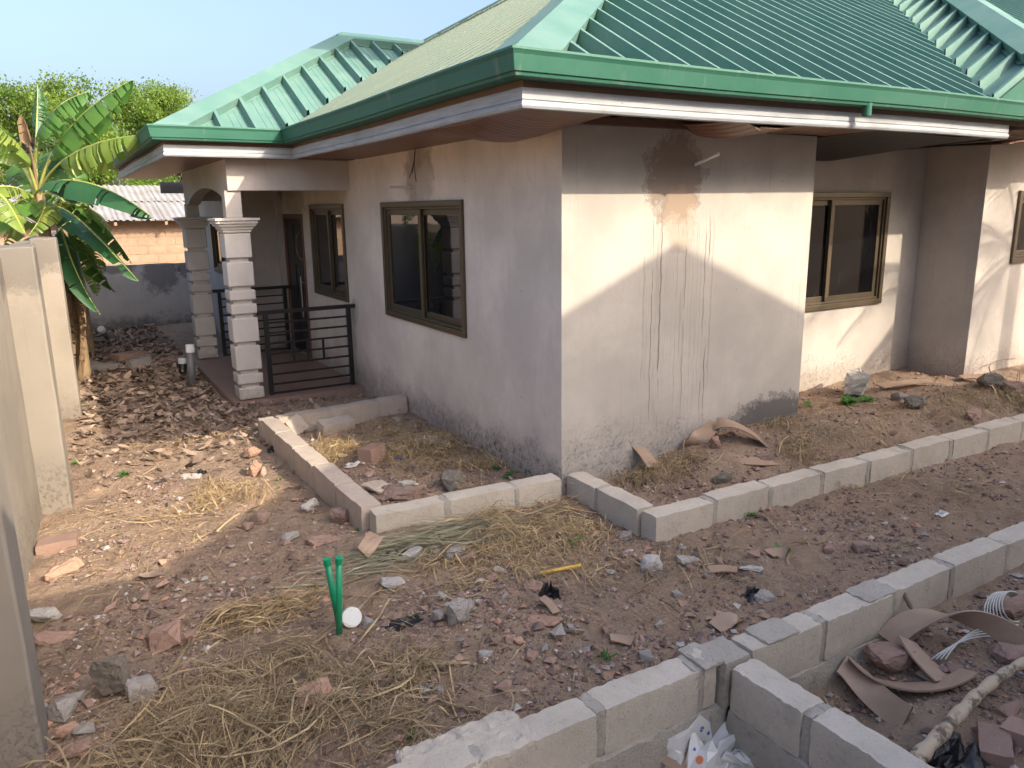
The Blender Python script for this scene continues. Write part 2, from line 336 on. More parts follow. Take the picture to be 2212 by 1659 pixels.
# ------------------------------------------------------------------ ground
def sst(a, b, x): x = np.clip((x-a)/(b-a), 0, 1); return x*x*(3-2*x)
def fbm(X, Y, s, o=4, seed=0.):
    # value noise on arrays
    out = np.zeros_like(X); amp = 1.; tot = 0
    for k in range(o):
        x = X*s+seed*17.3+k*31.7; y = Y*s+seed*9.1+k*11.3; xi = np.floor(x); yi = np.floor(y); fx = x-xi; fy = y-yi; fx = fx*fx*(3-2*fx); fy = fy*fy*(3-2*fy)
        h = lambda a, b: np.modf(np.abs(np.sin(a*127.1+b*311.7)*43758.5453))[0]
        v = (h(xi, yi)*(1-fx)+h(xi+1, yi)*fx)*(1-fy)+(h(xi, yi+1)*(1-fx)+h(xi+1, yi+1)*fx)*fy
        out += (v-.5)*amp; tot += amp; amp *= .5; s *= 2.1
    return out/tot*2
def gauss(X, Y, cx, cy, rx, ry): return np.exp(-((X-cx)/rx)**2-((Y-cy)/ry)**2)
def gzA(X, Y):
    X = np.asarray(X, float); Y = np.asarray(Y, float)
    far = sst(14, 30, np.hypot(X-3, Y-6))
    z = .05*fbm(X, Y, .9, 4)+.035*fbm(X, Y, 4.2, 4, 2)*(1-far)+.018*fbm(X, Y, 15, 4, 5)*(1-far)+.012*np.maximum(0, fbm(X, Y, 38, 2, 6))*(1-far)
    z += .07*gauss(X, Y, 1.45, 3.2, .8, .5) + .05*gauss(X, Y, .75, 2.75, .6, .4) + .05*gauss(X, Y, .1, 3.9, .5, .5)
    z += .05*gauss(X, Y, 1.7, 4.5, .5, .3)
    # bed in front of the right walls: soil heaped against them
    bed = sst(3.22, 3.35, X)*sst(3.6, 3.72, Y)*sst(13, 12, X)
    z += bed*(.03+.20*sst(3.4, 6.2, X)*sst(3.4, 4.3, Y)+.02*sst(6, 8, X)+.17*gauss(X, Y, 4.55, 4.45, .75, .42)+.06*gauss(X, Y, 5.6, 4.3, .7, .4))
    # left bed rubble heap
    lb = sst(1.72, 1.85, X)*sst(4.7, 4.8, Y)*sst(7.5, 7.3, Y)*sst(3.2, 3.1, X)
    z += lb*(.02+.08*gauss(X, Y, 2.15, 5.15, .4, .3)+.06*gauss(X, Y, 2.6, 6.7, .4, .5))
    # litter heaps at the far end and by the porch
    z += .10*gauss(X, Y, 2., 15.4, .9, .8)+.06*gauss(X, Y, 1., 12.8, .6, 1.)-.05*sst(1.2, 1.5, X)*sst(8.3, 8.8, Y)*sst(13, 12, Y)
    z += .05*gauss(X, Y, 2.2, 8.5, .9, .25)
    # open foundation trenches
    pit = sst(2.22, 2.14, Y)
    dl = -.30+.05*fbm(X, Y, 5, 3, 8); dr = -.07+.03*fbm(X, Y, 4, 4, 9)+.10*sst(2.6, 4.6, X)-.16*gauss(X, Y, 2.75, 1.95, .5, .22)
    deep = np.where(X < 2.37, dl, dr)
    z = z*(1-pit)+deep*pit
    # the bank the boundary wall stands on and rising ground behind the camera
    return z
def gz(x, y): return float(gzA(np.array([x]), np.array([y]))[0])
def axis(stops):
    out = []
    for a, b, s in stops: out += list(np.arange(a, b, s))
    return np.array(sorted(set(np.round(out, 4))))
xs = axis([(-1500, -200, 260), (-200, -20, 30), (-20, -1, 1.), (-1, -.4, .1), (-.4, 4.6, .022), (4.6, 10, .05), (10, 24, 1.), (24, 200, 22), (200, 1500, 260)])
ys = axis([(-1500, -200, 260), (-200, -10, 19), (-10, .5, .7), (.5, 2.1, .04), (2.1, 2.26, .02), (2.26, 5.2, .022), (5.2, 8.5, .04), (8.5, 17, .08), (17, 40, 1.5), (40, 200, 25), (200, 1500, 260)])
XX, YY = np.meshgrid(xs, ys); ZZ = gzA(XX, YY); V = np.stack([XX, YY, ZZ], -1).reshape(-1, 3)
i = np.arange(len(ys)-1)[:, None]*len(xs)+np.arange(len(xs)-1)[None, :]; i = i.ravel()
tag(obj('ground', npmesh(V, np.stack([i, i+1, i+1+len(xs), i+len(xs)], 1), smooth=True), M['earth']), kind='structure')
def GG(x, y):                      # pixel to the point on the real ground
    p = G(x, y, 0)
    for _ in range(8): p = G(x, y, gz(p.x, p.y))
    return p

# ------------------------------------------------------------------ the house
HX, HY = 3.082, 4.548
house = thing('house', 'unpainted plastered bungalow with green metal hip roof and small porch', 'house', (HX, HY, 0))
def wall(name, axis_, c, u0, u1, z0, z1, holes, outward, mat, th=.15, parent=house):
    """plane wall with rectangular openings; axis_ 0: plane X=c running along Y, 1: plane Y=c running along X"""
    us = sorted({u0, u1, *[h[0] for h in holes], *[h[1] for h in holes]}); zs = sorted({z0, z1, *[h[2] for h in holes], *[h[3] for h in holes]})
    P = (lambda u, z, d: (c-outward*d, u, z)) if axis_ == 0 else (lambda u, z, d: (u, c-outward*d, z))
    mb = MB(); inh = lambda a, b: any(h[0]-1e-6 <= a and b[0] <= h[1]+1e-6 and h[2]-1e-6 <= b[1] and b[2] <= h[3]+1e-6 for h in holes)
    for a, b in zip(us[:-1], us[1:]):
        for e, f_ in zip(zs[:-1], zs[1:]):
            if inh(a, (b, e, f_)): continue
            mb.add(([P(a, e, 0), P(b, e, 0), P(b, f_, 0), P(a, f_, 0)], [(0, 1, 2, 3)]))
            mb.add(([P(a, e, th), P(b, e, th), P(b, f_, th), P(a, f_, th)], [(3, 2, 1, 0)]))
    for (a, b, e, f_) in holes+[(u0, u1, z0, z1)]:
        q = [(a, e), (b, e), (b, f_), (a, f_)]
        for k in range(4):
            (ua, za), (ub, zb) = q[k], q[(k+1) % 4]; mb.add(([P(ua, za, 0), P(ub, zb, 0), P(ub, zb, th), P(ua, za, th)], [(0, 1, 2, 3)]))
    return mb.build(name, mat, parent)
def window(axis_, c, u0, u1, z0, z1, outward, split, gmat, label=None):
    P = (lambda ua, ub, d0, d1, za, zb: (*sorted((c+outward*d0, c+outward*d1)), ua, ub, za, zb)) if axis_ == 0 else (lambda ua, ub, d0, d1, za, zb: (ua, ub, *sorted((c+outward*d0, c+outward*d1)), za, zb))
    mb = MB(); fwid = .055
    def ring(mb, a, b, e, f_, w_, d0, d1):
        mb.box(*P(a, b, d0, d1, f_-w_, f_)); mb.box(*P(a, b, d0, d1, e, e+w_)); mb.box(*P(a, a+w_, d0, d1, e+w_, f_-w_)); mb.box(*P(b-w_, b, d0, d1, e+w_, f_-w_))
    ring(mb, u0, u1, z0, z1, fwid, -.09, .028)
    ring(mb, u0+fwid, u1-fwid, z0+fwid, z1-fwid, .022, -.09, .008)
    wn = bevel(mb.build('window', M['bronze'], house), .004)
    if label: wn['label'] = label
    um = u0+(u1-u0)*split; a0, b0 = u0+fwid+.02, u1-fwid-.02; e0, f0 = z0+fwid+.02, z1-fwid-.02
    for k, (a, b, d) in enumerate(((a0, um+.03, -.055), (um-.03, b0, -.025))):
        mb = MB(); ring(mb, a, b, e0, f0, .058, d-.012, d+.012); s = bevel(mb.build('sash', M['bronze'], wn), .003)
        obj('pane', mesh(*box(*P(a+.05, b-.05, d-.003, d+.003, e0+.05, f0-.05))), gmat, s if False else wn)
    return wn
W1 = (6.045, 7.955, 1.02, 2.222); W2 = (9.23, 10.63, 1.03, 2.22); DR = (11.06, 12.08, .03, 2.10)
ins = lambda h, k=.02: (h[0]+k, h[1]-k, h[2]+k, h[3]-k)
wl = wall('wall', 0, HX, HY+.152, 12.3, -.4, 2.9, [ins(W1), ins(W2), ins(DR)], -1, M['wall_left'])
window(0, HX, *W1[:2], *W1[2:], -1, .52, M['glass']); window(0, HX, *W2[:2], *W2[2:], -1, .52, M['glass'])
wall('wall', 1, HY, HX+.001, 5.69, -.4, 2.9, [], -1, M['wall_front'])
wall('wall', 0, 5.692, HY+.002, 5.27, -.4, 2.9, [], 1, M['wall_right'])
MB().box(HX, HX+.0009, HY, HY+.1515, -.4, 2.9).build('wall_corner', M['wall_left'], house)
RY = 5.27; W3 = (6.30, 7.82, 1.06, 2.255)
wall('wall', 1, RY, 5.5, 8.47, -.4, 2.9, [ins(W3)], -1, M['wall_right']); window(1, RY, *W3[:2], *W3[2:], -1, .42, M['glass_dusty'])
BY = 4.60; W4 = (9.08, 10.4, 1.47, 2.25)
wall('wall', 0, 8.44, BY, RY-.002, -.4, 3.0, [], -1, M['wall_right'])
wall('wall', 1, BY-.002, 8.442, 13.5, -.4, 3.0, [ins(W4)], -1, M['wall_right']); window(1, BY-.002, *W4[:2], *W4[2:], -1, .5, M['glass_dusty'])
# room beyond the porch
W5 = (12.62, 13.72, 1.18, 2.07)
wall('wall', 1, 12.3, 2.302, HX, -.4, 2.75, [], -1, M['porch_wall'])
wall('wall', 0, 2.30, 12.302, 14.9, -.4, 2.75, [ins(W5)], -1, M['porch_wall']); window(0, 2.30, *W5[:2], *W5[2:], -1, .5, M['glass'])
wall('wall', 1, 14.9, 2.302, 12, -.4, 2.75, [], 1, M['porch_wall'])
# pilaster at the door, patched plaster above the door
MB().box(HX-.07, HX+.01, 12.12, 12.298, .03, 2.72).build('pilaster', M['porch_wall'], house)
# door
mb = MB(); mb.box(HX-.02, HX+.06, DR[0], DR[0]+.06, .03, 2.10); mb.box(HX-.02, HX+.06, DR[1]-.06, DR[1], .03, 2.10); mb.box(HX-.02, HX+.06, DR[0]+.06, DR[1]-.06, 2.03, 2.10)
fr = bevel(mb.build('door_frame', M['soff_edge'], house), .004)
dl = bevel(MB().box(HX+.005, HX+.05, DR[0]+.062, DR[1]-.062, .04, 2.028).build('door', M['door'], house), .003)
for a, b in ((.2, .72), (.86, 1.36), (1.5, 1.95)):
    for u in (DR[0]+.14, DR[0]+.54): bevel(MB().box(HX-.006, HX+.004, u, u+.32, a, b).build('panel', M['door'], dl), .004)
mb = MB(); mb.add(tube([(HX-.05, DR[0]+.14, .62), (HX-.05, DR[0]+.14, 1.22)], .012)); mb.box(HX-.05, HX+.004, DR[0]+.13, DR[0]+.15, .7, .72); mb.box(HX-.05, HX+.004, DR[0]+.13, DR[0]+.15, 1.12, 1.14); mb.build('handle', M['steel'], dl)
mb = MB(); mb.add(tube(bez([(HX-.02, DR[0]+.02, 1.45), (HX-.16, DR[0]-.02, 1.45), (HX-.16, DR[0]-.02, 1.88), (HX-.02, DR[0]+.02, 1.86)], 8), .011)); mb.build('security_bar', M['timber'], dl)

# porch slab and tiles
slab = bevel(MB().box(1.545, HX-.004, 8.86, 12.296, -.35, .018).build('porch_slab', M['slab'], house), .006)
tme = {}
for i in range(4):
    for j in range(9):
        sx, sy = 1.537/4, 3.42/9; x = 1.548+i*sx; y = 8.866+j*sy
        if 'm' not in tme: tme['m'] = mesh(*box(.003, sx-.003, .003, sy-.003, 0, .012)); tme['m'].materials.append(M['tile'])
        o = bpy.data.objects.new('floor_tile', tme['m']); link(o, slab); o.location = Vector((x, y, .018+rnd.uniform(0, .002)))
# beams: front beam, arched side beam
bm_ = MB().box(1.71, HX-.001, 8.97, 9.12, 2.372, 2.80).build('porch_beam', M['porch_wall'], house)
pts = [(9.122, 2.28)]
for k in range(13):
    u = k/12; pts.append((9.16+u*2.72, 2.25+.19*math.sin(math.pi*u)**.75))
pts += [(12.18, 2.25), (12.18, 2.80), (9.122, 2.80)]
V = [(1.712, y, z) for y, z in pts]+[(1.87, y, z) for y, z in pts]; n = len(pts)
bma = bmesh.new(); a = [bma.verts.new(v) for v in V]; bma.faces.new(a[:n]); bma.faces.new(a[n:][::-1])
for k in range(n): bma.faces.new((a[k], a[n+k], a[n+(k+1) % n], a[(k+1) % n]))
bmesh.ops.recalc_face_normals(bma, faces=bma.faces); bmesh.ops.triangulate(bma, faces=bma.faces); me = bpy.data.meshes.new('m'); bma.to_mesh(me); bma.free()
obj('porch_beam', me, M['porch_wall'], house)
MB().box(1.87, HX-.08, 12.02, 12.18, 2.30, 2.80).build('porch_beam', M['porch_wall'], house)
MB().box(1.872, HX-.002, 9.122, 12.018, 2.62, 2.65).build('porch_ceiling', M['soff_edge'], house)
def column(cx, cy, s=1.):
    c = MB().box(cx-.1, cx+.1, cy-.1, cy+.1, -.3, 2.06).build('column', M['col'], house)
    MB().box(cx-.085, cx+.085, cy-.085, cy+.085, 2.06, 2.371 if cy < 10 else 2.26).build('column_neck', M['porch_wall'], c)
    z = 1.915
    for hgt in (.292, .292, .132, .135, .298, .30, .14, .155):
        o = MB().box(cx-.142+rnd.uniform(-.003, .003), cx+.142, cy-.142, cy+.142+rnd.uniform(-.003, .003), z-hgt+.022, z).build('column_block', M['col'], c); bevel(o, .014, 2); z -= hgt+.022
    bevel(MB().box(cx-.165, cx+.165, cy-.165, cy+.165, -.12, z+.012).build('column_plinth', M['col'], c), .012)
    bevel(MB().box(cx-.20, cx+.20, cy-.20, cy+.20, -.25, -.03).build('column_plinth', M['mortar'], c), .02)
    # moulded capital
    prof = [(.115, 1.915), (.15, 1.925), (.15, 1.95), (.165, 1.955), (.175, 1.985), (.195, 1.99), (.20, 2.012), (.215, 2.018), (.215, 2.045), (.235, 2.052), (.235, 2.075), (.09, 2.082)]
    V = []; Fs = []
    for (r, zz) in prof: V += [(cx-r, cy-r, zz), (cx+r, cy-r, zz), (cx+r, cy+r, zz), (cx-r, cy+r, zz)]
    for k in range(len(prof)-1):
        for q in range(4): Fs.append((k*4+q, k*4+(q+1) % 4, k*4+4+(q+1) % 4, k*4+4+q))
    cap = obj('capital', mesh(V, Fs), M['col'], c)
    mb = MB()
    for q in range(15):
        u = -.20+q*.4/14
        mb.box(cx+u-.007, cx+u+.007, cy-.226, cy-.2155, 2.022, 2.042); mb.box(cx-.226, cx-.2155, cy+u-.007, cy+u+.007, 2.022, 2.042)
    mb.build('dentils', M['col'], cap)
column(1.762, 9.085); column(1.775, 12.04)
def railing(y, x0, x1, z0):
    r = MB().box(x0-.09, x1+.09, y-.025, y+.025, .985, 1.03).build('railing', M['blackmetal'], house)
    for x in (x0, x1): bevel(MB().box(x-.025, x+.025, y-.025, y+.025, z0, .985).build('post', M['blackmetal'], r), .003)
    zb = [.885, .765, .642, .518, .395, .272, .155, .05]
    for z in zb: MB().box(x0+.025, x1-.025, y-.01, y+.01, z-.011, z+.011).build('bar', M['blackmetal'], r)
    for u in (.3, .47, .66):
        for a, b in ((.642, .518), (.518, .395)): MB().box(x0+(x1-x0)*u-.013, x0+(x1-x0)*u+.013, y-.011, y+.011, b+.011, a-.011).build('upright', M['blackmetal'], r)
railing(9.05, 2.008, 2.998, -.08); railing(12.0, 2.025, 2.985, .02)

# ---- roof
TP = .55; CV = 1/math.hypot(1, TP)
zF = lambda Y: 2.865+TP*(Y-3.75)
roof = MB().box(3.3, 6.5, 9.3, 9.6, 5.4, 5.95).build('roof', M['timber'], house)   # ridge beam carrying the sheets
RH = .086
def sheets(face, pitch, u0, u1, lo, hi, plane, axis_, flip=False, grime_shade=()):
    """long-span sheets one pitch wide: flat pan with two small swages and a raised rib; axis_ 1: sheets run along Y, spaced in X"""
    prof = [(0, 0), (.29, 0), (.31, .005), (.33, 0), (.51, 0), (.53, .005), (.55, 0), (.69, 0), (.76, 0), (.77, RH*.28), (.80, RH), (.90, RH), (.94, 0), (1.0, 0)]
    if flip: prof = [(1-a, h) for a, h in prof][::-1]
    u = u0
    while u < u1:
        cols = []
        us_ = [(u+a*pitch, h) for a, h in prof]
        if all(hi(x) <= lo(x)+.02 for x, _ in us_): u += pitch; continue
        V = []; Fs = []
        for x, h in us_:
            a = lo(x); b = max(hi(x), a+.001)
            for q in (a, b):
                z = plane(q)+h/CV
                V.append((x, q, z) if axis_ == 1 else (q, x, z))
        for k in range(len(us_)-1):
            f_ = (2*k, 2*k+2, 2*k+3, 2*k+1); Fs.append(f_ if axis_ == 1 else f_[::-1])
        me = mesh(V, Fs); o = obj('roof_sheet', me, None, face, [M['roof_left'] if grime_shade else M['roof'], M['roof_rib_shade']]); u += pitch
        if grime_shade:
            for k, p_ in enumerate(me.polygons): p_.material_index = 1 if k in grime_shade else 0
front = MB().box(2.45, 7.1, 3.95, 4.0, 2.86, 2.93).build('roof_slope', M['timber'], house)
sheets(front, .2535, 2.30, 13.5, lambda X: max(3.79, 3.77+(X-6.86)), lambda X: min(3.73+(X-2.23), 9.475), zF, 1)
leftp = lambda X: 2.865+TP*(X-2.23)
left = MB().box(2.43, 2.48, 4.0, 8.6, 2.86, 2.93).build('roof_slope', M['timber'], house)
def lo_l(Y): return 2.27+max(0, min(Y-8.57, 14.73-Y))
sheets(left, .2535, 3.79, 15.2, lo_l, lambda Y: 2.23+min(Y-3.77, 15.2-Y, 5.725), leftp, 0, grime_shade=(7, 8, 10))  # dark faces at rib foot and top paint the rib edge and shadow lines
porch = MB().box(1.15, 2.3, 8.78, 8.83, 2.86, 2.93).build('roof_slope', M['timber'], house)
zP = lambda Y: 2.865+TP*(Y-8.57)
sheets(porch, .345, 1.02, 5.4, lambda X: 8.61+max(0, X-2.19), lambda X: min(8.57+(X-.95), 11.65), zP, 1)
pl_ = lambda X: 2.865+TP*(X-.94)
hipend = MB().box(1.15, 1.2, 8.9, 14.5, 2.86, 2.93).build('roof_slope', M['timber'], house)
sheets(hipend, .345, 8.62, 14.7, lambda Y: .98, lambda Y: .93+min(Y-8.57, 14.73-Y), pl_, 0)
# rear slopes, plain
obj('roof_sheet', mesh([(4.02, 11.65, leftp(.0)+0), (.94, 14.73, 2.865), (2.23, 14.73, 2.865), (5.31, 11.65, 4.559)], [(0, 1, 2, 3)]), M['roof'], hipend).data.vertices[0].co.z = 4.559
obj('roof_sheet', mesh([(7.955, 9.475, 6.014), (2.23, 15.2, 2.865), (13.5, 15.2, 2.865), (13.5, 9.475, 6.014)], [(0, 1, 2, 3)]), M['roof'], left)
wing = MB().box(7.2, 7.25, 4.0, 4.4, 2.98, 3.05).build('roof_slope', M['timber'], house)
wp = lambda X: 2.865+TP*(X-6.88)
sheets(wing, .30, 3.80, 8.6, lambda Y: 6.90+(Y-3.75), lambda Y: 6.88+(Y-2.95), wp, 0, True)
wf = lambda Y: 2.865+TP*(Y-2.95)
sheets(wing, .2535, 7.72, 13.5, lambda X: 3.79, lambda X: max(3.8, 2.95+min(X-6.88, 4.7)), wf, 1)
# closing flashing above the gutter under the wing
obj('flashing', mesh([(6.86, 3.775, 2.90), (7.70, 3.775, 2.90), (13.5, 3.775, 2.90), (13.5, 3.775, 3.36), (7.70, 3.775, 3.37), (6.9, 3.775, 2.935)], [(0, 1, 4, 5), (1, 2, 3, 4)]), M['gutter'], wing)
# valley tray
obj('valley_tray', mesh([(6.70, 3.78, 2.905), (6.95, 3.775, 2.905), (11.7, 8.45, 5.47), (11.4, 8.5, 5.47)], [(0, 1, 2, 3)]), M['roof'], wing)
def cap(name, a, b, d1, d2, n1, n2, wid, parent, h=.094):
    """folded capping along a hip or ridge a-b: two wings with a turned-down lip"""
    a, b = Vector(a), Vector(b); V = []; Fs = []
    off = Vector((0, 0, h*1.25))
    for p in (a, b):
        for d, n_ in ((d1, n1), (d2, n2)):
            d = Vector(d).normalized(); n_ = Vector(n_).normalized()
            e = p+off+d*wid
            if p is a and (b-a).z > .1: e += (b-a)*((wid*-d.z)/(b-a).z)
            V += [e, e-n_*(h-.006), e-n_*(h-.006)+d*.03]
        V += [p+off+Vector((0, 0, .006))]
    V += [a, b]
    Fs = [(6, 14, 1, 0), (6, 3, 4, 14), (6, 0, 7, 13), (0, 1, 8, 7), (1, 2, 9, 8), (6, 13, 10, 3), (3, 10, 11, 4), (4, 11, 12, 5)]
    o = obj(name, mesh(V, Fs), M['roof'], parent); s = o.modifiers.new('s', 'SOLIDIFY'); s.thickness = .003; return o
nF, nL = (0, -TP, 1), (-TP, 0, 1)
dF = Vector((1, -1, -TP))   # on the front slope, square to the hip
def perp(hip, n_): return Vector(n_).cross(Vector(hip)).normalized()
hip = Vector((1, 1, TP))
def hipcap(a, b, na, nb, da, db, wid, par): return cap('hip_cap', a, b, da, db, na, nb, wid, par)
pf = perp(hip, nF); pf = pf if pf.y < 0 else -pf; plv = perp(hip, nL); plv = plv if plv.x < 0 else -plv
hipcap((2.25, 3.77, 2.865), (7.955, 9.475, 6.014), nF, nL, pf, plv, .225, front)
hipcap((.97, 8.60, 2.865), (4.02, 11.65, 4.559), nF, nL, pf, plv, .225, porch)
hipcap((7.69, 3.76, 3.31), (11.6, 7.67, 5.461), nF, nL, pf, plv, .20, wing)
hb = Vector((1, -1, TP)); nB = (0, TP, 1); pb = perp(hb, nB); pb = pb if pb.y > 0 else -pb; pl2 = perp(hb, nL); pl2 = pl2 if pl2.x < 0 else -pl2
hipcap((.97, 14.70, 2.865), (4.02, 11.65, 4.559), nB, nL, pb, pl2, .225, porch)
hipcap((2.26, 15.17, 2.865), (7.955, 9.475, 6.014), nB, nL, pb, pl2, .225, left)
sF = Vector((0, -1, -TP)); sB = Vector((0, 1, -TP))
cap('ridge_cap', (4.02, 11.65, 4.559), (5.32, 11.65, 4.559), sF, sB, nF, nB, .225, porch)
cap('ridge_cap', (7.955, 9.475, 6.014), (13.5, 9.475, 6.014), sF, sB, nF, nB, .225, front)

# ---- gutters and boards: profile swept along a mitred plan path (outward is to the right of travel)
def sweep(path, prof, seg, closed=False, sag=None, sub=14):
    P = [Vector(p) for p in path]; n = len(P)
    def off(i, d):
        ds = []
        if i > 0: ds.append((P[i]-P[i-1]).normalized())
        if i < n-1: ds.append((P[i+1]-P[i]).normalized())
        ns = [Vector((q.y, -q.x)) for q in ds]
        if len(ns) == 1: return P[i]+ns[0]*d
        m = (ns[0]+ns[1]).normalized(); return P[i]+m*(d/m.dot(ns[0]))
    V = []; Fs = []; k = len(prof)
    for s in range(sub+1):
        u = s/sub
        for d, z in prof:
            q = off(seg, d).lerp(off(seg+1, d), u); V.append((q.x, q.y, z+(sag(q.x, q.y) if sag else 0)))
    for s in range(sub):
        for j in range(k if closed else k-1): Fs.append((s*k+j, s*k+(j+1) % k, (s+1)*k+(j+1) % k, (s+1)*k+j))
    if closed: Fs.append(tuple(range(k))[::-1]); Fs.append(tuple(sub*k+j for j in range(k)))
    return V, Fs
# travel so that outward (right-hand side) faces -X / -Y
path = [(8.6, 3.9), (2.38, 3.9), (2.38, 8.72), (1.09, 8.72), (1.09, 14.6)]
path = [(1.09, 14.6), (1.09, 8.72), (2.38, 8.72), (2.38, 3.9), (9.2, 3.9)]
gsag = lambda x, y: .006*math.sin(x*1.3)+.004*math.sin(y*1.7)-(.012*max(0, min(1, (x-3)/4))*(1 if y < 4 else 0))
gp = [(0, 2.96), (.0, 2.862), (.02, 2.842), (.10, 2.840), (.118, 2.846), (.122, 2.862), (.132, 2.868), (.146, 2.95), (.152, 2.962), (.158, 2.972), (.154, 2.984), (.142, 2.985), (.134, 2.975), (.138, 2.966)]
for s in range(4):
    o = obj('gutter', mesh(*sweep(path, gp, s, sag=gsag), smooth=False), M['gutter'], house); md = o.modifiers.new('s', 'SOLIDIFY'); md.thickness = .0025
g_out = [o for o in house.children if o.name.startswith('gutter')][-1]
for x in (5.28, 7.66): MB().add(tube([(x, 3.80, 2.86), (x, 3.80, 2.768)], .033, 14, False)).build('gutter_outlet', M['gutter'] if x < 6 else M['whitepvc'], g_out, True)
fpath = [(1.09, 14.6), (1.09, 8.72), (2.38, 8.72), (2.38, 3.9), (7.37, 3.9), (7.37, 4.55)]
fp = [(.012, 2.804), (.012, 2.742), (.006, 2.738), (.012, 2.734), (.018, 2.722), (.018, 2.708), (.010, 2.694), (-.004, 2.690), (-.018, 2.690), (-.018, 2.804)]
up_ = [(-.004, 2.96), (-.004, 2.806), (-.03, 2.806), (-.03, 2.96)]
obj('upper_fascia_board', mesh(*box(7.33, 9.2, 3.912, 3.936, 2.795, 2.955)), M['timber'], house)  # added run behind the gutter, only to block a sun leak
for s in range(5):
    o = obj('fascia_board', mesh(*sweep(fpath, fp, s, True, sag=gsag)), M['fascia'], house)
    obj('upper_fascia_board', mesh(*sweep(fpath, up_, s, True, sag=gsag)), M['timber'], house)
# far end fascia stub seen past the porch
bevel(MB().box(1.72, 2.6, 14.86, 14.90, 2.47, 2.66).build('fascia_board', M['fascia'], house), .005)

# ---- soffit strips
sof = MB().box(2.40, HX+.05, 8.60, 8.63, 2.715, 2.74).build('soffit', M['timber'], house)
def strip(p, q, wd, th, mat, par, name='soffit_strip', lab=None):
    """p,q: functions of u giving the two long edges"""
    n = 14; V = []; Fs = []
    for i in range(n+1):
        u = i/n; a, b = Vector(p(u)), Vector(q(u))
        V += [a, b, b+Vector((0, 0, th)), a+Vector((0, 0, th))]
    for i in range(n):
        for k in range(4): Fs.append((i*4+k, i*4+(k+1) % 4, i*4+4+(k+1) % 4, i*4+4+k))
    Fs += [(3, 2, 1, 0), (n*4, n*4+1, n*4+2, n*4+3)]
    return obj(name, mesh(V, Fs, False), mat, par)
PW = .2
y = 3.98
def sagl(yy, u):   # how far the strips hang near the corner (u: 0 at board, 1 at wall)
    e = max(0, 1-abs(yy-4.75)/.85); return -.115*(e*e*(3-2*e))*(math.sin(math.pi*min(1, u*.85+.05))**1.0)
while y < 8.55:
    y1 = y+PW-.004
    strip(lambda u, y=y: (2.398+u*(HX-.004-2.398), y, 2.700+sagl(y, u)), lambda u, y1=y1: (2.398+u*(HX-.004-2.398), y1, 2.700+sagl(y1, u)), PW, .008, M['soff_y'], sof)
    y += PW
# front: bare timbers at the corner, then strips, then a near-black sheet for the dark gap and loose strips
MB().box(2.42, 7.3, HY-.06, HY-.006, 2.70, 2.75).build('batten', M['soff_edge'], sof); MB().box(2.42, 7.3, 4.15, 4.20, 2.745, 2.79).build('batten', M['timber'], sof)
for x in (2.9, 3.5): MB().box(x, x+.05, 3.93, HY-.01, 2.752, 2.80).build('batten', M['timber'], sof)
def sagr(x):
    return -.085*math.exp(-((x-4.35)/.26)**2)
x = 4.12
while x < 5.72:
    x1 = x+PW-.004; tilt = .05*max(0, (4.5-x)/.4)
    strip(lambda u, x=x: (x, 3.925+u*(HY-.01-3.925), 2.700+sagr(x)*math.sin(math.pi*(.25+.6*u))+tilt), lambda u, x1=x1: (x1, 3.925+u*(HY-.01-3.925), 2.700+sagr(x1)*math.sin(math.pi*(.25+.6*u))), PW, .008, M['soff_x'], sof)
    x += PW
def dsag(u, v): return 2.703-(.03+.10*v)*math.sin(math.pi*min(1, u*1.03))**1.5
strip(lambda u: (5.72+u*1.95, 3.93, dsag(u, 0)), lambda u: (5.72+u*1.95, 5.25, dsag(u, 1)-.02), .2, .004, M['darksheet'], sof, 'dark_gap_sheet')
for k in range(3):
    x0 = 7.50+.2*k; strip(lambda u, x0=x0: (x0, 3.93+u*1.3, 2.69-.05*(1-u)*(2-k)*.5), lambda u, x0=x0: (x0+.195, 3.93+u*1.3, 2.695-.05*(1-u)*(1-k)*.5), .2, .008, M['soff_x'], sof)
MB().box(5.72, 13.4, 3.96, 5.26, 2.80, 2.815).build('sun_leak_board', M['timber'], sof)  # added board above the recess, there to stop sun leaking onto its wall
# porch soffit overhang
y = 8.74
xx = 1.10
while y < 14.5:
    strip(lambda u, y=y: (1.105+u*.6, y, 2.70), lambda u, y=y: (1.105+u*.6, y+PW-.004, 2.70), PW, .008, M['soff_y'], sof); y += PW
xx = 1.712
while xx < 2.95:
    strip(lambda u, xx=xx: (xx, 8.74+u*.225, 2.701), lambda u, xx=xx: (xx+PW-.004, 8.74+u*.225, 2.701), PW, .008, M['soff_x'], sof); xx += PW
# conduit stubs and hanging cables
MB().add(tube([AY(1500, 356, HY+.01), AY(1553, 332, HY-.22)], .013, 10)).build('conduit_stub', M['whitepvc'], house)
a = AX(890, 405, HX); MB().add(tube([(HX+.01, a.y, a.z), (HX-.24, a.y+.01, a.z+.005)], .013, 10)).build('conduit_stub', M['whitepvc'], house)
for d, e, l in ((-.03, .1, .26), (.02, -.06, .30), (.0, .02, .22)):
    s = AX(897, 322, HX-.03)
    MB().add(tube(bez([s, s+Vector((-.02, d, -.12)), s+Vector((-.03, e, -l))], 6), .004, 5)).build('hanging_cable', M['cable'], house)

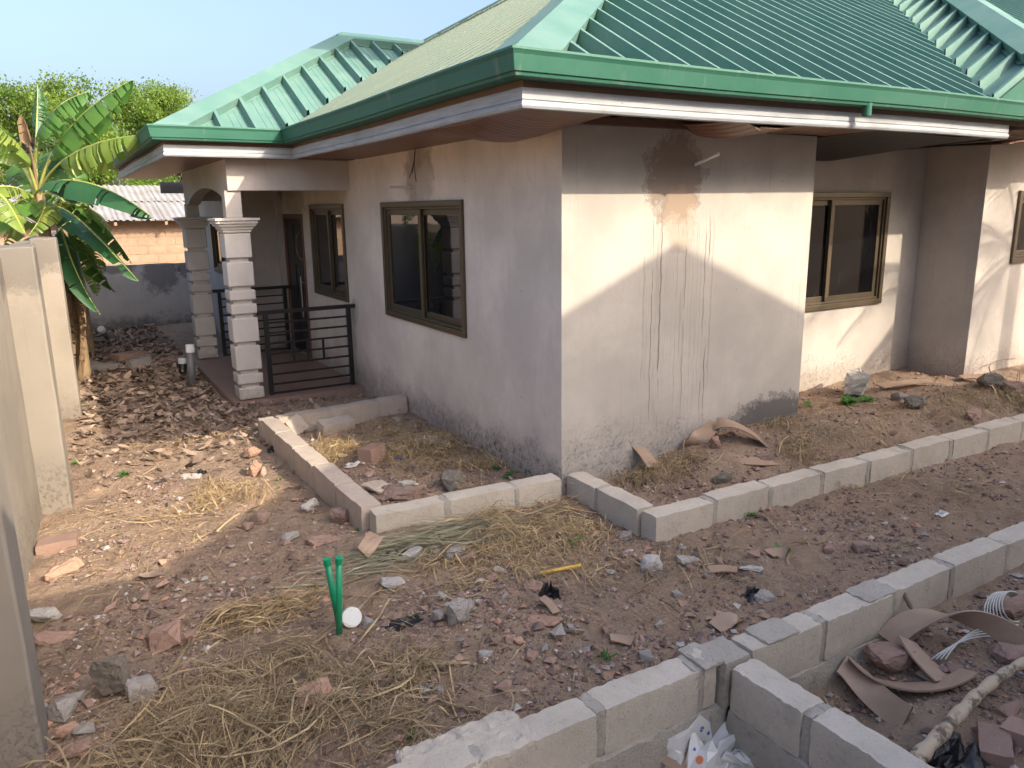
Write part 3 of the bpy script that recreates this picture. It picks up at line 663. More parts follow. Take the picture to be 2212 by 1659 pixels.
# ------------------------------------------------------------------ block edgings and foundation walls
def blockmesh(l, h, d, nl, nh, nd, amp, seed, rough_top=1.):
    """a cast block with slightly worn, uneven faces, centred in x and y, bottom at z=0"""
    V = []; Fs = []; idx = {}
    def vid(i, j, k):
        key = (i, j, k)
        if key not in idx:
            x = (i/nl-.5)*l; y = (j/nd-.5)*d; z = k/nh*h
            e = (i in (0, nl))+(j in (0, nd))+(k in (0, nh))
            q = Vector((x*14+seed*3.1, y*14, z*14)); nv = Vector((mnoise.noise(q), mnoise.noise(q+Vector((5, 0, 0))), mnoise.noise(q+Vector((0, 7, 0)))))*amp*.55
            q2 = q*3.1; nv += Vector((mnoise.noise(q2), mnoise.noise(q2+Vector((5, 0, 0))), mnoise.noise(q2+Vector((0, 7, 0)))))*amp*.9
            c = Vector((x, y, z-h/2)); 
            if e >= 2: c -= Vector((x/l, y/d, (z-h/2)/h))*amp*(.7 if e == 2 else 1.4)
            if k == nh: nv.z *= 1.6*rough_top
            V.append(c+nv+Vector((0, 0, h/2))); idx[key] = len(V)-1
        return idx[key]
    for i in range(nl):
        for j in range(nd): Fs.append((vid(i, j, 0), vid(i, j+1, 0), vid(i+1, j+1, 0), vid(i+1, j, 0))); Fs.append((vid(i, j, nh), vid(i+1, j, nh), vid(i+1, j+1, nh), vid(i, j+1, nh)))
        for k in range(nh): Fs.append((vid(i, 0, k), vid(i+1, 0, k), vid(i+1, 0, k+1), vid(i, 0, k+1))); Fs.append((vid(i, nd, k), vid(i, nd, k+1), vid(i+1, nd, k+1), vid(i+1, nd, k)))
    for j in range(nd):
        for k in range(nh): Fs.append((vid(0, j, k), vid(0, j, k+1), vid(0, j+1, k+1), vid(0, j+1, k))); Fs.append((vid(nl, j, k), vid(nl, j+1, k), vid(nl, j+1, k+1), vid(nl, j, k+1)))
    me = mesh(V, Fs, True); me.set_sharp_from_angle(angle=R_(38)); return me
BL = .535
def course(parent, a, b, z0, h, d, mat, var, nl=None, mort=M['mortar'], first=0., jog=.006, gap=.036):
    """a row of blocks from a to b (plan points of the centre line) with mortar joints set back between them"""
    a, b = Vector((*a, 0)), Vector((*b, 0)); L = (b-a).length; t_ = (b-a).normalized(); ang = math.atan2(t_.y, t_.x); s = 0.; nlen = first or BL; k = 0
    while s < L-.05:
        l = min(nlen, L-s); nlen = BL
        full = abs(l-BL) < .01
        key = (round(l, 2), h, d, k % 3, var, mat.name)
        if key not in course.c:
            me = blockmesh(l-gap, h, d, *(var if not isinstance(var, int) else (6, 3, 3)), .0055, len(course.c)); me.materials.append(mat); course.c[key] = me
        c = a+t_*(s+l/2); o = bpy.data.objects.new('concrete_block', course.c[key]); link(o, parent)
        o.location = Vector((c.x+rnd.uniform(-jog, jog), c.y+rnd.uniform(-jog, jog), z0+rnd.uniform(-jog, jog)))-parent.location; o.rotation_euler = (rnd.uniform(-.01, .01), rnd.uniform(-.008, .008), ang+rnd.uniform(-.012, .012))
        if s+l < L-.06:
            me = blockmesh(.05+rnd.uniform(0, .02), h-.006, d-.005, 3, 7, 5, .008, s+7); c = a+t_*(s+l)
            o = obj('mortar_joint', me, mort, parent); o.location = Vector((c.x, c.y, z0+.002))-parent.location; o.rotation_euler.z = ang
        s += l; k += 1
course.c = {}
c0 = G(800, 1114, .2); c1 = G(1204, 1021, .2); c2 = G(554, 900, .2)
eL = thing('block_edging', 'low grey block edging round the rubble bed beside the porch and shaded wall', 'edging', (c0.x, c0.y, 0))
T = .15
course(eL, (c0.x+.02, c0.y+T/2), (3.05, 4.475+T/2-.02), -.03, .225, T, M['block'], 1)
course(eL, (c0.x+T/2, c0.y+T+.01), (c2.x+T/2, c2.y), -.03, .225, T, M['blockpink'], 2)
course(eL, (c2.x+T+.01, c2.y-T/2), (HX-.01, c2.y-T/2+.12), -.03, .225, T, M['blockpink'], 3)
d0 = G(1413, 1116, .2); d1 = G(1217, 1021, .2); dR = G(2212, 908, .2)
eR = thing('block_edging', 'long low grey block edging in front of the sunlit wall', 'edging', (d0.x, d0.y, 0))
course(eR, (d1.x+T/2+.02, d1.y), (d0.x+T/2, d0.y+T+.01), -.03, .225, T, M['block'], 4, first=.38)
course(eR, (d0.x, d0.y+T/2), (12.2, d0.y+T/2+(dR.y-d0.y)/(dR.x-d0.x)*(12.2-d0.x)), -.03, .225, T, M['block'], 5)
# foundation walls in the foreground
fo = thing('foundation_wall', 'grey block foundation walls meeting in a T beside the open trench', 'wall', (2.37, 2.19, -.3))
VB = (18, 7, 6)
course(fo, (.2, 2.205), (2.285, 2.205), -.01, .215, .14, M['block'], VB, first=.37, jog=.008)
course(fo, (2.45, 2.185), (6.6, 2.175), -.01, .215, .14, M['block'], VB, first=.50, jog=.008)
course(fo, (2.372, 2.10), (2.40, .2), -.015, .215, .142, M['block'], VB, first=.40, jog=.006)
def lumpy(x0, x1, y0, y1, z0, z1, name, amp=.012, n=(20, 8, 6), mat=M['mortar'], parent=fo, seed=0):
    me = blockmesh(x1-x0, z1-z0, y1-y0, *n, amp, seed); o = obj(name, me, mat, parent); o.location = Vector(((x0+x1)/2, (y0+y1)/2, z0))-parent.location; return o
lumpy(.1, 2.33, 2.115, 2.285, -.55, -.012, 'footing', .014, (40, 12, 5), seed=1); lumpy(2.40, 6.6, 2.10, 2.27, -.55, -.012, 'footing', .014, (60, 10, 5), seed=2)
lumpy(2.295, 2.462, .1, 2.10, -.55, -.016, 'footing', .014, (5, 10, 36), seed=3)
lumpy(2.285, 2.452, 2.105, 2.285, -.02, .205, 'mortar_pad', .009, (6, 8, 6), seed=4)
lumpy(2.18, 2.30, 2.12, 2.30, .195, .213, 'mortar_pad', .006, (6, 2, 6), seed=5)
lumpy(2.56, 2.78, 2.11, 2.26, .198, .214, 'mortar_pad', .006, (8, 2, 6), seed=6)
lumpy(3.28, 3.52, 2.11, 2.26, .196, .212, 'mortar_pad', .006, (8, 2, 6), seed=8)
lumpy(.85, 1.35, 2.13, 2.36, .15, .20, 'mortar_pad', .012, (30, 4, 14), mat=M['block'], seed=7)

# ------------------------------------------------------------------ boundary walls
fA, fB = Vector((-.285, 3.25)), Vector((.40, 16.0)); fd = (fB-fA).normalized(); fn = Vector((fd.y, -fd.x))
fence = thing('boundary_wall', 'tall beige rendered boundary wall with piers along the yard', 'wall', (fA.x, fA.y, 0))
def fbox(s0, s1, d0, d1, z0, z1, name, seed):
    L = s1-s0; me = blockmesh(L, z1-z0, d1-d0, max(4, int(L/.15)), 10, 3, .006, seed, 2.)
    c = fA+fd*((s0+s1)/2)+fn*((d0+d1)/2); o = obj(name, me, M['fence'], fence); o.location = Vector((c.x, c.y, z0))-fence.location; o.rotation_euler.z = math.atan2(fd.y, fd.x); return o
fbox(-6, 12.8, -.42, -.2, -.4, 1.86, 'wall', 1)
for k, s in enumerate((-3.12, 0, 3.13, 6.05, 9.2)):
    o = fbox(s-.02, s+.26, -.25, 0, -.4, 1.955-.02*(k-1)*(k > 1), 'pier', 10+k); bevel(o, .012)
bw = thing('boundary_wall', 'low dark grey weathered wall closing the far end of the yard', 'wall', (1.6, 16.05, 0))
me = blockmesh(9.5, 1.55, .15, 60, 12, 2, .008, 3, 2.); o = obj('wall', me, M['backwall'], bw); o.location = Vector((4.5, 16.13, -.35))-bw.location

# ------------------------------------------------------------------ house beyond the far wall
FH = 21.; mh = thing('mud_brick_house', 'mud brick house with rusty corrugated sheet roof behind the far wall', 'house', (2, FH, 0))
MB().box(-1.2, 9, FH+.04, FH+.3, -.2, 1.95).build('wall', M['mud'], mh)
bk = {}
zc = .95
row = 0
while zc < 1.94:
    x = -1.2+(.21 if row % 2 else 0)
    while x < 6.5:
        if 'm' not in bk: bk['m'] = blockmesh(.405, .185, .06, 4, 2, 1, .008, 2); bk['m'].materials.append(M['mud'])
        o = bpy.data.objects.new('brick', bk['m']); link(o, mh); o.location = Vector((x+.21, FH+.058, zc))-mh.location; o.rotation_euler = (0, rnd.uniform(-.01, .01), rnd.uniform(-.01, .01)); x += .425
    zc += .205; row += 1
def corrug(x0, x1, y0, y1, z0, z1, wl=.15, amp=.016):
    n = int((x1-x0)/wl*6); V = []; Fs = []
    for i in range(n+1):
        x = x0+(x1-x0)*i/n; h = amp*math.sin(2*math.pi*(x-x0)/wl)
        V += [(x, y0, z0+h), (x, y1, z1+h)]
    for i in range(n): Fs.append((2*i, 2*i+2, 2*i+3, 2*i+1))
    return mesh(V, Fs, True)
x = -1.6
for k in range(10):
    x1 = x+1.02
    obj('roof_sheet', corrug(x, x1, FH-.45, FH+1.3, 1.98, 2.44), M['corr'], mh); obj('roof_sheet', corrug(x+.05, x1+.05, FH+1.2, FH+2.9, 2.43, 2.88), M['corr'], mh); x += 1.0
for x in (1.3, 2.4, 3.5, 4.6, .2): MB().box(x, x+.06, FH-.42, FH+.1, 1.86, 1.94).build('rafter', M['card'], mh)

# ------------------------------------------------------------------ trees
def leaf_cards(C, n_per, spread, size, droop=.5, seed=1):
    r = np.random.default_rng(seed); C = np.asarray(C); N_ = len(C)*n_per
    c = np.repeat(C, n_per, 0)+r.normal(0, 1, (N_, 3))*np.array(spread)
    d = r.normal(0, 1, (N_, 3)); d[:, 2] -= droop; d /= np.linalg.norm(d, axis=1)[:, None]
    s = np.cross(d, r.normal(0, 1, (N_, 3))); s /= np.linalg.norm(s, axis=1)[:, None]
    L_ = size*r.uniform(.6, 1.3, (N_, 1)); W_ = L_*.3
    V = np.stack([c, c+d*L_*.5+s*W_, c+d*L_, c+d*L_*.5-s*W_], 1).reshape(-1, 3)
    return V, np.arange(N_*4).reshape(-1, 4)
def tree(base, hgt, crown_c, crown_r, label, seed, nbr=60, n_per=660, size=.085, group=None, leaf=None):
    r = random.Random(seed); base = Vector(base); t = thing('tree', label, 'tree', base, group)
    mb = MB(); cc = Vector(crown_c); top = Vector((cc.x, cc.y, cc.z-crown_r[2]*.2))
    mb.add(tube(bez([base, base.lerp(top, .5)+Vector((.2, 0, 0)), top], 8), [.22*(1-.6*k/8) for k in range(9)], 8)); tips = []
    for k in range(nbr):
        th = r.uniform(0, 2*math.pi); ph = math.acos(r.uniform(-.55, 1)); q = r.uniform(.45, 1)**.5
        tip = cc+Vector((math.sin(ph)*math.cos(th)*crown_r[0], math.sin(ph)*math.sin(th)*crown_r[1], math.cos(ph)*crown_r[2]))*q*r.uniform(.78, 1.22)
        st = base.lerp(top, r.uniform(.5, 1)); mid = st.lerp(tip, .55)+Vector((0, 0, .3)); pp = bez([st, mid, tip], 6)
        mb.add(tube(pp, [.06*(1-.85*i/6) for i in range(7)], 5, False)); tips += [pp[-1], pp[-2], pp[-1]+Vector((r.uniform(-.3, .3), r.uniform(-.3, .3), r.uniform(-.25, .1)))]
    mb.build('trunk', M['bark'], t)
    V, Fq = leaf_cards([tuple(p) for p in tips], n_per//3, (.21, .21, .15), size, 1.1, seed); obj('crown', npmesh(V, Fq), leaf or M['treeleaf'], t); return t
tree((.6, 27.5, 0), 6, (.2, 27.5, 4.1), (2.3, 2.2, 1.75), 'bushy yellow-green tree rising above the banana leaves beyond the far wall', 3)
tree((4.0, 29, 0), 7, (3.5, 28.8, 4.5), (1.9, 2., 1.85), 'loose feathery yellow-green tree next to the porch roof beyond the far wall', 5, nbr=56)
tree((-3.4, 29, 0), 6, (-3.5, 29, 4.4), (2.2, 2, 1.6), 'bushy yellow-green tree at the outer side of the boundary wall', 8)
tree((1.9, 25.2, 0), 4, (1.6, 25.2, 2.75), (1.7, 1.0, 1.1), 'low dark leafy tree close behind the corrugated roof', 9, nbr=34)

# ------------------------------------------------------------------ banana plants
def ban_leaf(pts, wid, roll=0., tear=.25, fold=.5, n=56, seed=0, start=.12, tipw=.15):
    """bezier midrib with two torn half-blades hanging from it"""
    r = random.Random(seed); P = bez(pts, n); V = []; Fs = []
    for side in (-1, 1):
        seg = []; jit = 0.; prev = None
        for i in range(n+1):
            u = i/n
            if u < start: continue
            t_ = (P[min(i+1, n)]-P[max(i-1, 0)]).normalized(); b = t_.cross(Vector((0, 0, 1)))
            b = b.normalized() if b.length > 1e-3 else Vector((1, 0, 0)); nrm = b.cross(t_)
            b = (Matrix.Rotation(roll, 3, t_) @ b); nrm = (Matrix.Rotation(roll, 3, t_) @ nrm)
            uu = (u-start)/(1-start); wv = wid*(min(1, uu*5+.15))*(max(0, 1-uu**3.2)**.7+tipw*0)
            torn = r.random() < tear*.85
            if torn or prev is None: jit = r.uniform(-.5, .4)
            row = []
            for q in range(4):
                v = q/3; a = fold*v+jit*v*.5
                d = (b*side*math.cos(a)-nrm*math.sin(a)*1.0)
                row.append(P[i]+d*wv*v-Vector((0, 0, wv*.12*v*v)) + t_*(wv*.18*v))
            if torn and prev is not None:
                k = len(V); g = r.uniform(.05, .6); V += [p.lerp(q_, g if j else .95) for j, (p, q_) in enumerate(zip(prev, row))]
                for j in range(3): Fs.append((prevk+j, prevk+j+1, k+j+1, k+j))
            elif prev is not None:
                k = len(V); V += row
                for j in range(3): Fs.append((prevk+j, prevk+j+1, k+j+1, k+j))
            if prev is None or torn: k = len(V); V += row
            prev = row; prevk = k
    return mesh(V, Fs, True), P
def banana(name_label, base, top, leaves, group=None, stem_r=.11, seed=0):
    t = thing('banana_plant', name_label, 'banana plant', base, group); r = random.Random(seed)
    pp = bez([base, Vector(base).lerp(Vector(top), .5)+Vector((.04, .03, 0)), top], 10)
    MB().add(tube(pp, [stem_r*(1-.45*i/10) for i in range(11)], 12)).build('pseudostem', M['banstem'], t, True)
    for k, (pts, wid, mat, kw) in enumerate(leaves):
        me, P = ban_leaf(pts, wid, seed=seed*50+k, **kw); lf = obj('leaf', me, M[mat], t)
        MB().add(tube(P, [.020*(1-.85*i/(len(P)-1)) for i in range(len(P))], 6)).build('midrib', M['banrib'] if mat != 'bandry' else M['bandry'], lf, True)
    return t
q = lambda x, y, Y: AY(x, y, Y)
B1 = (-.42, 10.9, -.1); B1t = q(84, 420, 10.8)
banana('banana plant rising behind the boundary wall with big arching torn leaves', Vector((B1t.x-.05, 10.9, -.1)), B1t, [
    ((q(80, 420, 10.8), q(55, 290, 10.7), q(110, 215, 10.5), q(195, 198, 10.4)), .30, 'ban', dict(fold=.95, tear=.45, start=.3)),
    ((q(84, 420, 10.8), q(95, 330, 10.6), q(170, 230, 10.3), q(287, 172, 10.0)), .27, 'ban', dict(fold=1.0, tear=.5, start=.28)),
    ((q(84, 420, 10.8), q(110, 340, 10.4), q(200, 300, 9.9), q(302, 292, 9.6)), .28, 'banyel', dict(fold=1.1, tear=.35, start=.34)),
    ((q(70, 425, 10.8), q(120, 360, 10.2), q(230, 390, 9.6), q(330, 470, 9.3)), .27, 'bandark', dict(fold=.75, tear=.2, start=.15, roll=-.25)),
    ((q(84, 430, 10.8), q(40, 330, 10.9), q(20, 310, 11.), q(-60, 330, 11.2)), .30, 'ban', dict(fold=.6, tear=.3, start=.3)),
    ((q(84, 430, 10.8), q(60, 340, 10.6), q(40, 300, 10.5), q(-40, 250, 10.4)), .26, 'banyel', dict(fold=.7, tear=.3, start=.3)),
    ((q(80, 425, 10.8), q(40, 420, 10.6), q(0, 470, 10.4), q(-80, 520, 10.3)), .28, 'ban', dict(fold=.4, tear=.2)),
    ((q(80, 440, 10.8), q(60, 430, 11.), q(40, 460, 11.2), q(5, 540, 11.3)), .24, 'banyel', dict(fold=.4, tear=.3)),
    ((q(88, 420, 10.8), q(100, 350, 11.2), q(110, 300, 11.5), q(150, 330, 11.6)), .24, 'ban', dict(fold=.5, tear=.4)),
    ((q(80, 420, 10.8), q(78, 360, 10.7), q(60, 300, 10.6), q(46, 248, 10.5)), .09, 'bandry', dict(fold=.9, tear=.2, start=.6)),
    ((q(86, 430, 10.8), q(100, 400, 11.4), q(170, 400, 11.8), q(225, 500, 12.)), .27, 'banyel', dict(fold=.5, tear=.5)),
    ((q(80, 440, 10.8), q(50, 400, 10.7), q(10, 390, 10.6), q(-60, 420, 10.5)), .26, 'banyel', dict(fold=.5, tear=.4)),
    ((q(84, 440, 10.8), q(60, 400, 11.2), q(70, 340, 11.5), q(20, 360, 11.7)), .26, 'ban', dict(fold=.6, tear=.4)),
    ((q(84, 440, 10.8), q(100, 420, 10.5), q(110, 450, 10.4), q(60, 510, 10.3)), .2, 'banyel', dict(fold=.6, tear=.3)),
    ((q(84, 430, 10.8), q(90, 350, 10.9), q(140, 290, 11.), q(170, 330, 11.1)), .24, 'bandark', dict(fold=.9, tear=.5, start=.3)),
    ((q(84, 430, 10.8), q(70, 330, 11.2), q(85, 240, 11.4), q(80, 182, 11.5)), .13, 'bandark', dict(fold=.9, tear=.7, start=.5)),
    ((q(-20, 430, 10.2), q(0, 400, 10.2), q(20, 440, 10.1), q(55, 505, 10.)), .2, 'banyel', dict(fold=.4, tear=.2)),
], seed=1)
B2t = q(128, 470, 11.4)
banana('banana plant inside the yard with drooping dark leaves and hanging dry ones', Vector((.12, 11.6, -.1)), B2t, [
    ((q(110, 450, 11.3), q(140, 430, 10.8), q(220, 520, 10.2), q(300, 608, 9.9)), .27, 'bandark', dict(fold=.35, tear=.12, roll=-.35)),
    ((q(128, 480, 11.3), q(140, 520, 11.), q(160, 600, 10.7), q(217, 680, 10.5)), .21, 'bandark', dict(fold=.5, tear=.1, roll=-.5)),
    ((q(115, 445, 11.4), q(160, 420, 11.6), q(230, 480, 11.8), q(284, 568, 11.8)), .25, 'ban', dict(fold=.55, tear=.5)),
    ((q(128, 480, 11.4), q(150, 500, 11.9), q(200, 570, 12.2), q(250, 632, 12.2)), .22, 'ban', dict(fold=.5, tear=.35)),
    ((q(128, 480, 11.4), q(150, 470, 12.), q(200, 520, 12.4), q(222, 600, 12.5)), .24, 'banyel', dict(fold=.5, tear=.5)),
    ((q(125, 470, 11.4), q(135, 410, 11.5), q(150, 380, 11.6), q(190, 420, 11.7)), .22, 'banyel', dict(fold=.6, tear=.4)),
    ((q(135, 500, 11.5), q(150, 540, 11.3), q(150, 640, 11.2), q(160, 760, 11.2)), .10, 'bandry', dict(fold=1.2, tear=.5)),
    ((q(140, 520, 11.5), q(165, 560, 11.3), q(165, 680, 11.3), q(178, 815, 11.3)), .11, 'bandry', dict(fold=1.3, tear=.5)),
    ((q(140, 560, 11.5), q(170, 600, 11.1), q(180, 700, 11.), q(172, 790, 11.)), .10, 'bandry', dict(fold=1.2, tear=.5)),
    ((q(140, 530, 11.5), q(140, 560, 11.2), q(146, 680, 11.1), q(160, 800, 11.1)), .09, 'bandry', dict(fold=1.2, tear=.5)),
], seed=2)
banana('smaller banana plant of pale leaves further along the boundary wall', Vector((.25, 13.4, -.1)), q(150, 500, 13.4), [
    ((q(150, 500, 13.4), q(165, 440, 13.3), q(200, 430, 13.2), q(240, 500, 13.)), .22, 'banyel', dict(fold=.6, tear=.5)),
    ((q(150, 500, 13.4), q(130, 430, 13.3), q(120, 400, 13.2), q(70, 450, 13.)), .22, 'ban', dict(fold=.6, tear=.5)),
    ((q(150, 500, 13.4), q(160, 420, 13.6), q(170, 350, 13.8), q(130, 300, 13.9)), .22, 'ban', dict(fold=.7, tear=.4)),
    ((q(150, 500, 13.4), q(180, 520, 13.2), q(200, 560, 13.1), q(210, 640, 13.)), .18, 'banyel', dict(fold=.6, tear=.5)),
], seed=3)

# ------------------------------------------------------------------ neighbours behind the camera that shade the yard
nb_ = thing('neighbour_house', 'tall neighbouring house with a gabled roof across from the yard', 'house', (7, -3, 0))
MB().box(3.7, 12.5, -9, -2.5, -.3, 4.3).build('wall', M['neigh'], nb_)
gy = -1.95; ap = (7.2, 6.35)
def gab(xl, zl, xr, zr, y0, y1, th=.12):
    V = []
    for y in (y0, y1): V += [(xl, y, zl), (ap[0], y, ap[1]), (xr, y, zr), (xr, y, zr-th), (ap[0], y, ap[1]-th), (xl, y, zl-th)]
    return V, [(0, 1, 4, 5), (1, 2, 3, 4), (11, 10, 7, 6), (10, 9, 8, 7), (0, 6, 7, 1), (1, 7, 8, 2), (5, 4, 10, 11), (4, 3, 9, 10), (0, 5, 11, 6), (2, 8, 9, 3)]
obj('roof', mesh(*gab(3.5, 4.70, 13.2, 3.8, gy, -9.5)), M['corr'], nb_)
obj('gable', mesh([(3.7, -2.5, 4.3), (3.7, -2.5, 4.66), (7.2, -2.5, 6.22), (12.5, -2.5, 3.95), (12.5, -2.5, 4.3)], [(0, 1, 2, 3, 4)]), M['neigh'], nb_)
MB().box(1.0, 3.68, -6, -2.3, -.3, 4.4).build('wall', M['neigh'], nb_); MB().box(.9, 3.69, -6, gy, 4.4, 4.69).build('parapet', M['neigh'], nb_)
def palm(base, h, label, seed, nf=13, fl=2.3):
    r = random.Random(seed); base = Vector(base); t = thing('palm_tree', label, 'palm tree', base); top = base+Vector((.2, .1, h))
    MB().add(tube(bez([base, base+Vector((.25, 0, h*.5)), top], 10), [.15-.004*i for i in range(11)], 10)).build('trunk', M['bark'], t, True)
    for k in range(nf):
        th = 2*math.pi*k/nf+r.uniform(-.2, .2); el = r.uniform(-.1, .9); d = Vector((math.cos(th), math.sin(th), 0)); L_ = fl*r.uniform(.85, 1.1)
        P = bez([top, top+d*L_*.5+Vector((0, 0, el*L_*.5)), top+d*L_+Vector((0, 0, (el-.9)*L_*.55))], 30); V = []; Fs = []
        for i in range(3, 30):
            tt = (P[i+1]-P[i]).normalized(); s = tt.cross(Vector((0, 0, 1))).normalized(); lw = .52*math.sin(math.pi*min(1, i/30*.9+.1))**.6
            for sg in (-1, 1):
                for o_ in (0, .5):
                    b0 = P[i].lerp(P[i+1], o_); e = b0+(s*sg*.85+tt*.55-Vector((0, 0, .45+r.uniform(0, .2)))).normalized()*lw; k0 = len(V); V += [b0-tt*.012, b0+tt*.012, e]; Fs.append((k0, k0+1, k0+2))
        lf = obj('frond', mesh(V, Fs), M['ban'], t); MB().add(tube(P, [.022*(1-.8*i/30) for i in range(31)], 5)).build('midrib', M['banrib'], lf)
palm((10.9, .5, -.1), 4.4, 'coconut palm standing to the right of the yard', 4, 19, 2.7)

# ------------------------------------------------------------------ pipes
def pipe(name, a, b, r, mat, capmat, label, caplen=.05, capr=1.16, group=None, cat='pipe'):
    a, b = Vector(a), Vector(b); t = thing(name, label, cat, a, group); d = (b-a).normalized()
    MB().add(tube([a, b-d*caplen*.5], r, 20)).build('pipe_body', mat, t, True)
    c = bevel(MB().add(tube([b-d*caplen, b], r*capr, 20)).build('cap', capmat, t), r*.12, 2); return t
p = GG(730, 1369); pipe('green_pipe', p-Vector((0, 0, .1)), AX(732, 1204, p.x+.015), .0165, M['greenpvc'], M['greenpvc'], 'straight green plastic pipe with round cap standing in the dirt', .035)
p2 = GG(738, 1352); tp_ = AY(705, 1207, p2.y-.03); pipe('green_pipe', p2-Vector((0, 0, .1)), tp_, .0165, M['greenpvc'], M['greenpvc'], 'leaning green plastic pipe crossing behind the straight green pipe', .035)
p = GG(414, 836); pipe('vent_pipe', p-Vector((0, 0, .1)), AY(410, 744, p.y), .047, M['greypvc'], M['whitepvc'], 'tall grey plastic pipe with white cap beside the porch step', .10, 1.12)
p = GG(394, 806); pipe('vent_pipe', p-Vector((0, 0, .1)), AY(394, 774, p.y), .052, M['black'], M['whitepvc'], 'short black pipe stub with white cap near the porch step', .07, 1.12)
p = GG(243, 734); pipe('vent_pipe', p-Vector((0, 0, .05)), AY(217, 710, p.y-.35), .052, M['greypvc'], M['whitepvc'], 'grey plastic pipe leaning over near the dark far wall', .08, 1.12)
# round white end cap lying on edge by the green pipes
c = GG(762, 1352); cc = G(760, 1334, gz(c.x, c.y)+.055); ax_ = (Vector((0, 0, H))-cc); ax_ = Vector((ax_.x+.5, ax_.y, ax_.z*.65)).normalized()
o = bevel(MB().add(tube([cc-ax_*.03, cc], .052, 32)).build('white_disc', M['whitepvc'], None, False), .004, 2); tag(o, 'round white plastic end cap lying beside the green pipes', 'cap')
a, b = GG(1165, 1249), GG(1255, 1236); a.z += .03; b.z += .045; tag(MB().add(tube([a, b], .011, 12)).build('pipe_offcut', M['yellowpvc'], None, True), 'short yellow plastic pipe offcut lying on the rubble', 'pipe')
a, b = GG(1222, 1368), GG(1262, 1372); a.z += .02; b.z += .02; tag(MB().add(tube([a, b], .010, 4)).build('metal_offcut', M['steel'], None), 'short shiny metal strip beside the orange slab shard', 'metal strip')
a, b = GG(2128, 1000), GG(2150, 985)

# ------------------------------------------------------------------ plastic ceiling offcuts
def offcut(pts, side, wid, label, n=18, cells=9, th=.009, mat=M['pvc'], twist=0.):
    """hollow plastic strip bent along a curve; side is the direction of its width"""
    P = bez(pts, n); V = []; Fs = []; S = Vector(side).normalized(); m = cells+1
    for i, p in enumerate(P):
        t_ = (P[min(i+1, n)]-P[max(i-1, 0)]).normalized(); s = (S-t_*S.dot(t_)).normalized(); s = Matrix.Rotation(twist*i/n, 3, t_) @ s; nn = s.cross(t_)
        for k in range(m):
            e = (k/cells-.5)*wid; g = .0012 if k in (3, 6) else 0
            V += [p+s*e+nn*(th/2-g), p+s*e-nn*th/2]
    w2 = 2*m
    for i in range(n):
        for k in range(m-1):
            a = i*w2+2*k; Fs.append((a, a+2, a+w2+2, a+w2)); Fs.append((a+1, a+1+w2, a+3+w2, a+3))
        for k in range(m): a = i*w2+2*k; Fs.append((a, a+w2, a+w2+1, a+1))
    o = obj('plastic_strip', mesh(V, Fs), mat); return tag(o, label, 'plastic strip')
def gp_(x, y, dz): p = GG(x, y); p.z += dz+(.035 if p.y > 3.6 else 0); return p
offcut([gp_(1918, 1408, .06), gp_(1960, 1385, .20), gp_(2090, 1380, .19), gp_(2206, 1420, .07)], (.6, -1, .25), .12, 'long brown plastic strip arched like a bridge over the dirt')
offcut([gp_(1955, 1420, .10), gp_(1985, 1450, .06), gp_(2040, 1475, .015)], (1, .75, .0), .14, 'short flat brown plastic strip sloping under the arched one')
offcut([gp_(1815, 1462, .07), gp_(1850, 1480, .06), gp_(1880, 1520, .03), gp_(1958, 1562, .02)], (.9, .6, .35), .125, 'brown plastic strip twisted down towards the trench cross wall', twist=.3)
offcut([gp_(1830, 1455, .07), gp_(1900, 1510, .03), gp_(2030, 1510, .02), gp_(2090, 1470, .05)], (.35, 1, -.3), .10, 'curved brown plastic strip turning up at its end by the pinkish stone')
offcut([gp_(1985, 1462, .03), gp_(2010, 1475, .02), gp_(2040, 1480, .01)], (.35, 1, .1), .05, 'small brown plastic sliver under the curved strips')
offcut([gp_(1362, 1000, .16), gp_(1385, 1008, .12), gp_(1412, 1022, .01)], (1, .35, .0), .13, 'brown plastic strip leaning upright beside the wall corner')
offcut([gp_(1490, 985, .05), gp_(1515, 965, .05), gp_(1548, 945, .10)], (.9, -.5, .1), .14, 'flat brown plastic strip on the soil heap under the arched piece')
offcut([gp_(1545, 950, .10), gp_(1580, 950, .14), gp_(1630, 965, .09), gp_(1668, 985, .0)], (.45, 1, .25), .13, 'brown plastic strip bowed on top of the soil heap')
offcut([gp_(1562, 1004, .03), gp_(1620, 1012, .01), gp_(1680, 1010, .01), gp_(1728, 1004, .02)], (.1, 1, .4), .10, 'long brown plastic strip lying flat along the block edging')
offcut([gp_(1318, 1385, .02), gp_(1342, 1388, .02), gp_(1368, 1393, .02)], (.3, 1, .1), .055, 'small brown plastic piece on the gravel by the foundation wall')
offcut([gp_(1546, 1365, .02), gp_(1566, 1350, .05), gp_(1590, 1350, .04), gp_(1602, 1362, .0)], (-.2, 1, .5), .09, 'curled brown plastic fragment beside the foundation wall')
offcut([gp_(1530, 1236, .015), gp_(1560, 1232, .02), gp_(1592, 1235, .012)], (.2, 1, .1), .07, 'brown plastic chip next to the pale plaster chip')
offcut([gp_(1170, 1306, .04), gp_(1185, 1316, .05), gp_(1202, 1332, .02)], (1, .4, .2), .045, 'short brown plastic stub beside the burnt scrap')
offcut([gp_(1660, 1203, .02), gp_(1680, 1196, .025), gp_(1700, 1203, .015)], (.4, 1, .2), .08, 'brown plastic chip with a green sprout on it')
offcut([gp_(2075, 828, .03), gp_(2110, 822, .05), gp_(2190, 850, .02)], (.4, 1, .2), .09, 'brown plastic strip half buried in the rubble by the wing wall')
